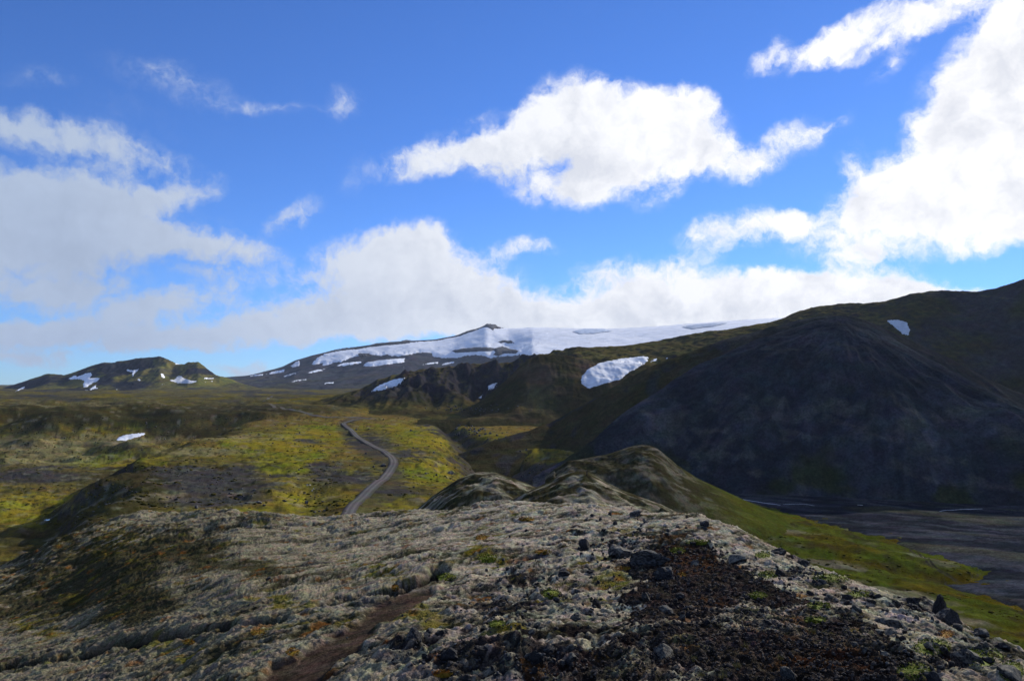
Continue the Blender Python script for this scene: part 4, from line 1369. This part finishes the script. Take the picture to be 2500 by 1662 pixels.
def samp_ridge():
    while True:
        c0 = rr.choice(ROCKY)
        a, b = rr.gauss(c0[0], c0[2] * .55), rr.gauss(c0[1], c0[3] * .55)
        if 0 < a < 2500 and b < 1662 and b > float(np.interp(a, [p[0] for p in FCREST], [p[1] for p in FCREST])) + 3:
            return a, b


gravel_mass('lava_rubble', 1200, samp_ridge, lambda: 3 + 8 * rr.random() ** 2.6, M_ROCK, 'small dark lava rubble strewn over the lichen crust')

# boulders on the plain
bl = [(1100, 1157, 17, 9), (935, 1138, 15, 8), (912, 1140, 8, 6), (1040, 1156, 9, 5), (631, 1228, 15, 9), (645, 1234, 9, 6), (695, 1224, 12, 7), (748, 1229, 13, 9), (590, 1194, 6, 5), (698, 1041, 6, 4), (615, 1210, 6, 4), (1066, 1160, 8, 4),
      (870, 1050, 7, 5), (893, 1108, 7, 5), (1003, 1052, 9, 7), (1128, 1032, 9, 5), (1030, 1018, 8, 4), (985, 1012, 6, 4), (756, 1138, 7, 5), (730, 1147, 5, 4), (855, 1136, 5, 4), (788, 1100, 6, 4), (660, 1160, 6, 4), (560, 1205, 7, 5),
      (480, 1240, 12, 8), (430, 1220, 10, 7), (470, 1200, 7, 5), (520, 1162, 6, 4), (710, 1263, 12, 8), (820, 1150, 6, 4), (902, 1048, 6, 4), (1180, 1140, 7, 4), (1220, 1128, 6, 4), (1010, 1190, 7, 5), (1060, 1105, 6, 4)]
plain_l, plain_r, rim_i, fan_i = [], [], [], []
for a, b, w, h in bl:
    o = rock_at('boulder', a, b, w, h, R_BOUL, G, .25)
    if o:
        lf = a < float(np.interp(b, [1030, 1050, 1089, 1132, 1175, 1233, 1265], [845, 853, 910, 961, 932, 863, 847]))
        tag(o, 'grey boulder', 'boulder', 'boulders on the plain')
        (plain_l if lf else plain_r).append((o, a, b))
for k in range(90):
    a, b = rr.uniform(330, 1250), 1020 + 240 * rr.random()
    s = rr.uniform(2.5, 5.5)
    o = rock_at('boulder', a, b, s, s * .7, R_BOUL, G, .25)
    if o:
        lf = a < float(np.interp(b, [1030, 1050, 1089, 1132, 1175, 1233, 1265], [845, 853, 910, 961, 932, 863, 847]))
        tag(o, 'grey boulder', 'boulder', 'boulders on the plain')
        (plain_l if lf else plain_r).append((o, a, b))
BANDS = ['farthest band of', 'far band of', 'near band of', 'nearest band of']
order_labels(plain_l, 'grey boulder', 'plain left of the road', BANDS)
order_labels(plain_r, 'grey boulder', 'plain right of the road', BANDS)
# blocks along the ravine rim and on the canyon fan
for k in range(70):
    t = rr.random()
    a = 1075 + 210 * t
    b = 1030 + 58 * t + rr.gauss(0, 9)
    s = rr.uniform(4, 9)
    o = rock_at('boulder', a, b, s, s * .8, R_BOUL, G, .25)
    if o:
        tag(o, 'grey block', 'boulder', 'blocks along the ravine')
        rim_i.append((o, a, b))
for k in range(60):
    a, b = rr.gauss(1160, 60), rr.gauss(998, 5)
    s = rr.uniform(3, 6)
    o = rock_at('boulder', a, b, s, s * .8, R_BOUL, None, .25)
    if o:
        tag(o, 'grey block', 'boulder', 'blocks on the canyon fan')
        fan_i.append((o, a, b))
order_labels(rim_i, 'broken grey block', 'ravine rim', BANDS)
order_labels(fan_i, 'grey block', 'stony canyon fan', BANDS)
for a, b, w, lab in ((750, 1185, 4.5, 'white stone at the left of the pair by the dark hollow'), (756, 1184.5, 5, 'white stone at the right of the pair by the dark hollow'),
                     (765, 1194, 4.5, 'white stone just below the pair by the dark hollow'), (762, 1198.5, 4, 'lowest white stone below the dark hollow')):
    o = rock_at('pale_stone', a, b, w, 3.5, R_PALE, G, .2)
    if o:
        tag(o, lab, 'stone', 'white stones near the road')

# tussocks and stones scattered over the plain: beyond counting
def plain_mass(name, n, region, size, flatten, mat, label, seed):
    r3 = random.Random(seed)
    bm = bmesh.new()
    bmesh.ops.create_icosphere(bm, subdivisions=1, radius=1.0)
    bv = np.array([list(v.co) for v in bm.verts]); bf = np.array([[v.index for v in f.verts] for f in bm.faces])
    bm.free()
    V, Fc, off = [], [], 0
    for k in range(n):
        a, b = region(r3)
        h = cast(a, b, G)
        if not h or h[2] > 1100:
            continue
        if seg_dist(np.array([h[0].x]), np.array([h[0].y]), rd0)[0] < 4:
            continue
        if float(perlin(np.array([h[0].x / 22]), np.array([h[0].y / 30]))[0]) < r3.uniform(-.25, .3):
            continue
        s = size(r3)
        jit_ = 1 + .35 * (np.random.RandomState(k).rand(len(bv), 1) - .5)
        V.append(bv * jit_ * np.array([s * r3.uniform(.8, 1.5), s * r3.uniform(.8, 1.3), s * flatten]) + np.array(h[0]))
        Fc.append(bf + off); off += len(bv)
    o = mesh_object(name, np.concatenate(V).tolist(), np.concatenate(Fc).tolist(), mat, True)
    return tag(o, label, kind='stuff')


M_TUSSOCK = plain_mat('moss_tussock', (.040, .036, .012), (.105, .088, .016), .8, .95, .6, 6, .1, 0.0)
rg_plain = lambda r3: (r3.uniform(-40, 1330), 1018 + 262 * r3.random() ** 1.25)
rg_slope = lambda r3: (r3.uniform(1500, 2520), r3.uniform(1190, 1600))
plain_mass('moss_tussocks', 4200, rg_plain, lambda r3: .25 + .75 * r3.random() ** 2, .45, M_TUSSOCK, 'dark moss tussocks scattered over the plain', 31)
plain_mass('plain_stones', 2600, rg_plain, lambda r3: .15 + .5 * r3.random() ** 3, .6, M_BOULDER, 'small grey stones scattered over the plain', 32)
plain_mass('slope_tussocks', 1600, rg_slope, lambda r3: .2 + .7 * r3.random() ** 2, .4, M_TUSSOCK, 'dark tussocks on the green valley slope', 33)

# ------------------------------------------------------------------ post on the mound
M_POST = plain_mat('weathered_post', (.012, .012, .012), (.03, .028, .025), 6, .9, .4, 20, .01, .2)
hp = cast(1433, 1161, {'mossy_mound', 'mossy_mound.001', 'mossy_mound.002'}) or cast(1433, 1165)
post = bpy.data.objects.new('marker_post', None)
COL.objects.link(post)
post.location = hp[0]
tag(post, 'thin dark post standing on the crest of the pale mound', 'post')


def prism(name, rings, seg, mat, parent):
    V, Fs = [], []
    for z, rx, ry, ox in rings:
        for i in range(seg):
            a = 2 * math.pi * i / seg
            V.append((ox + rx * math.cos(a), ry * math.sin(a), z))
    for k in range(len(rings) - 1):
        for i in range(seg):
            j = (i + 1) % seg
            Fs.append((k * seg + i, k * seg + j, (k + 1) * seg + j, (k + 1) * seg + i))
    Fs.append(tuple(range(seg))[::-1]); Fs.append(tuple(range((len(rings) - 1) * seg, len(rings) * seg)))
    o = mesh_object(name, V, Fs, mat, False, parent)
    return o


prism('shaft', [(-.3, .13, .12, 0), (.4, .115, .11, .01), (.82, .105, .10, .0)], 7, M_POST, post)
prism('cap', [(.80, .14, .13, 0), (.9, .16, .14, .01), (1.02, .09, .09, .02)], 7, M_POST, post)

# small pool on the grass at the left
M_POOL = plain_mat('pool_water', (.20, .24, .27), (.30, .34, .36), .6, .08, .15, 1.5, .02, .5)
po = sheet('pool', [(105, 1269), (112, 1266), (122, 1266.5), (121, 1269), (114, 1270.5)], M_POOL, .12, G, 2.0, 2, .2, .3)
tag(po, 'tiny bright pool on the green grass at the left', 'pool')

# ------------------------------------------------------------------ plants on the ridge
def leaf_mat(name, c1, c2):
    m = bpy.data.materials.new(name)
    m.use_nodes = True
    T = NT(m.node_tree)
    b = m.node_tree.nodes['Principled BSDF']
    co = T.n('ShaderNodeTexCoord').outputs['Object']
    nz = T.noise(co, 14, 3, .6)
    m.node_tree.links.new(T.mix(T.smooth(nz, .35, .65), c1, c2), b.inputs['Base Color'])
    b.inputs['Roughness'].default_value = .85
    b.inputs['Specular IOR Level'].default_value = .03
    b.inputs['Subsurface Weight'].default_value = 0
    return m


M_WILLOW = leaf_mat('willow_leaves', (.075, .110, .012), (.150, .150, .018))
M_RUST = leaf_mat('autumn_leaves', (.20, .070, .012), (.22, .15, .02))
M_TUFT = leaf_mat('dry_grass', (.20, .17, .06), (.14, .10, .03))
rp = random.Random(21)


def shrub(px_, py_, w_px, h_px, mat, name, label, cat, group, n=None, leaf=3.2):
    """low creeping mat: leaves set over a patch of ground"""
    h = cast(px_, py_, FORE)
    if not h:
        return
    V, Fs = [], []
    ring = []
    for k in range(18):
        an = 2 * math.pi * k / 18
        q = cast(px_ + math.cos(an) * .45 * w_px, py_ + math.sin(an) * .45 * h_px, FORE)
        if q and abs(q[2] - h[2]) < .3 * h[2]:
            ring.append(q[0] - h[0])
    if len(ring) > 2:
        V = [Vector((0, 0, .012))] + ring
        Fs = [(0, 1 + k, 1 + (k + 1) % len(ring)) for k in range(len(ring))]
    n = n or int(max(300, min(700, w_px * h_px * .5)))
    c = h[0]
    for k in range(n):
        ang, r = rp.uniform(0, 6.283), math.sqrt(rp.random())
        q = cast(px_ + math.cos(ang) * r * w_px * .5, py_ + math.sin(ang) * r * h_px * .5, FORE)
        if not q or abs(q[2] - h[2]) > .35 * h[2]:
            continue
        s = leaf * q[2] / F * rp.uniform(.6, 1.2)
        base = q[0] + Vector((0, 0, rp.random() * s * 2.2 * (1.1 - r * .7)))
        d = Vector((rp.gauss(0, 1), rp.gauss(0, 1), rp.uniform(.1, 1.2))).normalized()
        side = d.cross(Vector((0, 0, 1))).normalized() * s * .45
        i = len(V)
        V += [base - c, base + d * s * .55 + side - c, base + d * s * 1.15 - c, base + d * s * .55 - side - c]
        Fs.append((i, i + 1, i + 2, i + 3))
    if not V:
        return
    o = mesh_object(name, V, Fs, mat, False)
    o.location = c
    return tag(o, label, cat, group)


sh = [
    (2275, 1580, 95, 40, 'leafy green shrub mat below the orange moss at the right'), (2390, 1605, 130, 46, 'long green shrub trail running down the right shoulder'), (2235, 1640, 90, 44, 'green shrub mat at the bottom right edge'),
    (2470, 1640, 60, 50, 'green shrub in the bottom right corner'), (2420, 1550, 80, 22, 'narrow green shrub strip under the right crest'), (2030, 1412, 95, 20, 'long green mat on the pale right slope'),
    (1875, 1404, 50, 18, 'small green mat right of the rusty soil'), (1862, 1356, 44, 14, 'small green and orange mat near the crest'), (2000, 1480, 60, 18, 'green mat in the middle of the right shoulder'),
    (2100, 1452, 70, 16, 'green mat just below the sloping crest'), (1990, 1515, 56, 18, 'green mat above the lower gravel edge'), (1705, 1325, 60, 12, 'thin green mat on the rusty soil near the crest'),
    (1655, 1345, 40, 14, 'green tuft hugging the wide lichen capped outcrop'), (1345, 1450, 46, 22, 'bright yellow green cushion in the middle of the ridge'), (1190, 1365, 50, 20, 'yellow green cushion left of the middle'),
    (1090, 1410, 50, 18, 'green cushion at the upper end of the brown trail'), (1215, 1525, 44, 18, 'green cushion low among black lava stones'), (1850, 1455, 50, 14, 'faint green mat on the dark gravel'),
]
for a, b, w, h, lab in sh:
    shrub(a, b, w, h, M_WILLOW, 'creeping_shrub', lab, 'shrub', 'creeping shrubs on the ridge')
for a, b, w, h, lab in ((1175, 1313, 30, 14, 'rust orange tuft near the top of the lichen slope'), (965, 1436, 18, 18, 'single rust orange tuft left of the brown trail'), (715, 1592, 36, 20, 'rust orange tuft beside the lower brown trail'),
                        (1325, 1348, 44, 12, 'orange moss cushion in the middle of the ridge'), (1285, 1268, 44, 10, 'orange moss cushion just under the crest'), (1520, 1388, 40, 9, 'red moss streak left of the hollow fronted rock'),
                        (2310, 1548, 40, 18, 'orange moss cushion above the leafy shrub'), (1665, 1404, 22, 7, 'small orange moss cushion at the gravel edge'), (1080, 1645, 50, 20, 'rust brown tuft at the bottom edge'),
                        (630, 1545, 36, 16, 'orange tuft beside the long dark crack'), (460, 1568, 30, 14, 'small orange tuft above the crack end at the left')):
    shrub(a, b, w, h, M_RUST, 'moss_cushion', lab, 'moss', 'orange tufts on the ridge', leaf=2.6)
for a, b, lab in ((1635, 1600, 'pale grass tuft in the left part of the gravel patch'), (1818, 1580, 'pale grass tuft in the middle of the gravel patch'), (1695, 1612, 'small grass tuft left of centre in the lower gravel'),
                  (1800, 1630, 'grass tuft in the lower middle gravel'), (1715, 1652, 'dry grass tuft at the bottom edge of the gravel'), (1765, 1655, 'yellow grass tuft at the bottom edge of the gravel'),
                  (1905, 1610, 'yellow grass tuft in the right part of the gravel'), (1985, 1545, 'grass tuft at the right rim of the gravel')):
    h = cast(a, b, FORE)
    V, Fs = [], []
    for k in range(46):
        L = 14 * h[2] / F * rp.uniform(.6, 1.2)
        an = rp.uniform(0, 6.28); lean = rp.uniform(.1, .9)
        d = Vector((math.cos(an) * lean, math.sin(an) * lean, 1)).normalized()
        b0 = Vector((rp.gauss(0, .3), rp.gauss(0, .3), 0)) * L
        s = Vector((-math.sin(an), math.cos(an), 0)) * L * .05
        i = len(V)
        V += [b0 - s, b0 + s, b0 + d * L]
        Fs.append((i, i + 1, i + 2))
    o = mesh_object('grass_tuft', V, Fs, M_TUFT, False)
    o.location = h[0]
    tag(o, lab, 'grass', 'grass tufts in the gravel')

# ------------------------------------------------------------------ thin haze in the air
hz = bpy.data.materials.new('thin_haze')
hz.use_nodes = True
hz.node_tree.nodes.clear()
pv = hz.node_tree.nodes.new('ShaderNodeVolumePrincipled')
pv.inputs['Color'].default_value = (.62, .76, 1.0, 1)
pv.inputs['Density'].default_value = 0.00002
pv.inputs['Anisotropy'].default_value = .2
ho = hz.node_tree.nodes.new('ShaderNodeOutputMaterial')
hz.node_tree.links.new(pv.outputs[0], ho.inputs['Volume'])
bx = [(x, y, z) for z in (-90, 620) for y in (-400, 11600) for x in (-18500, 18500)]
haze = mesh_object('haze', bx, [(0, 2, 3, 1), (4, 5, 7, 6), (0, 1, 5, 4), (2, 6, 7, 3), (0, 4, 6, 2), (1, 3, 7, 5)], hz, False)
tag(haze, 'thin bluish haze in the air over the land', kind='stuff')
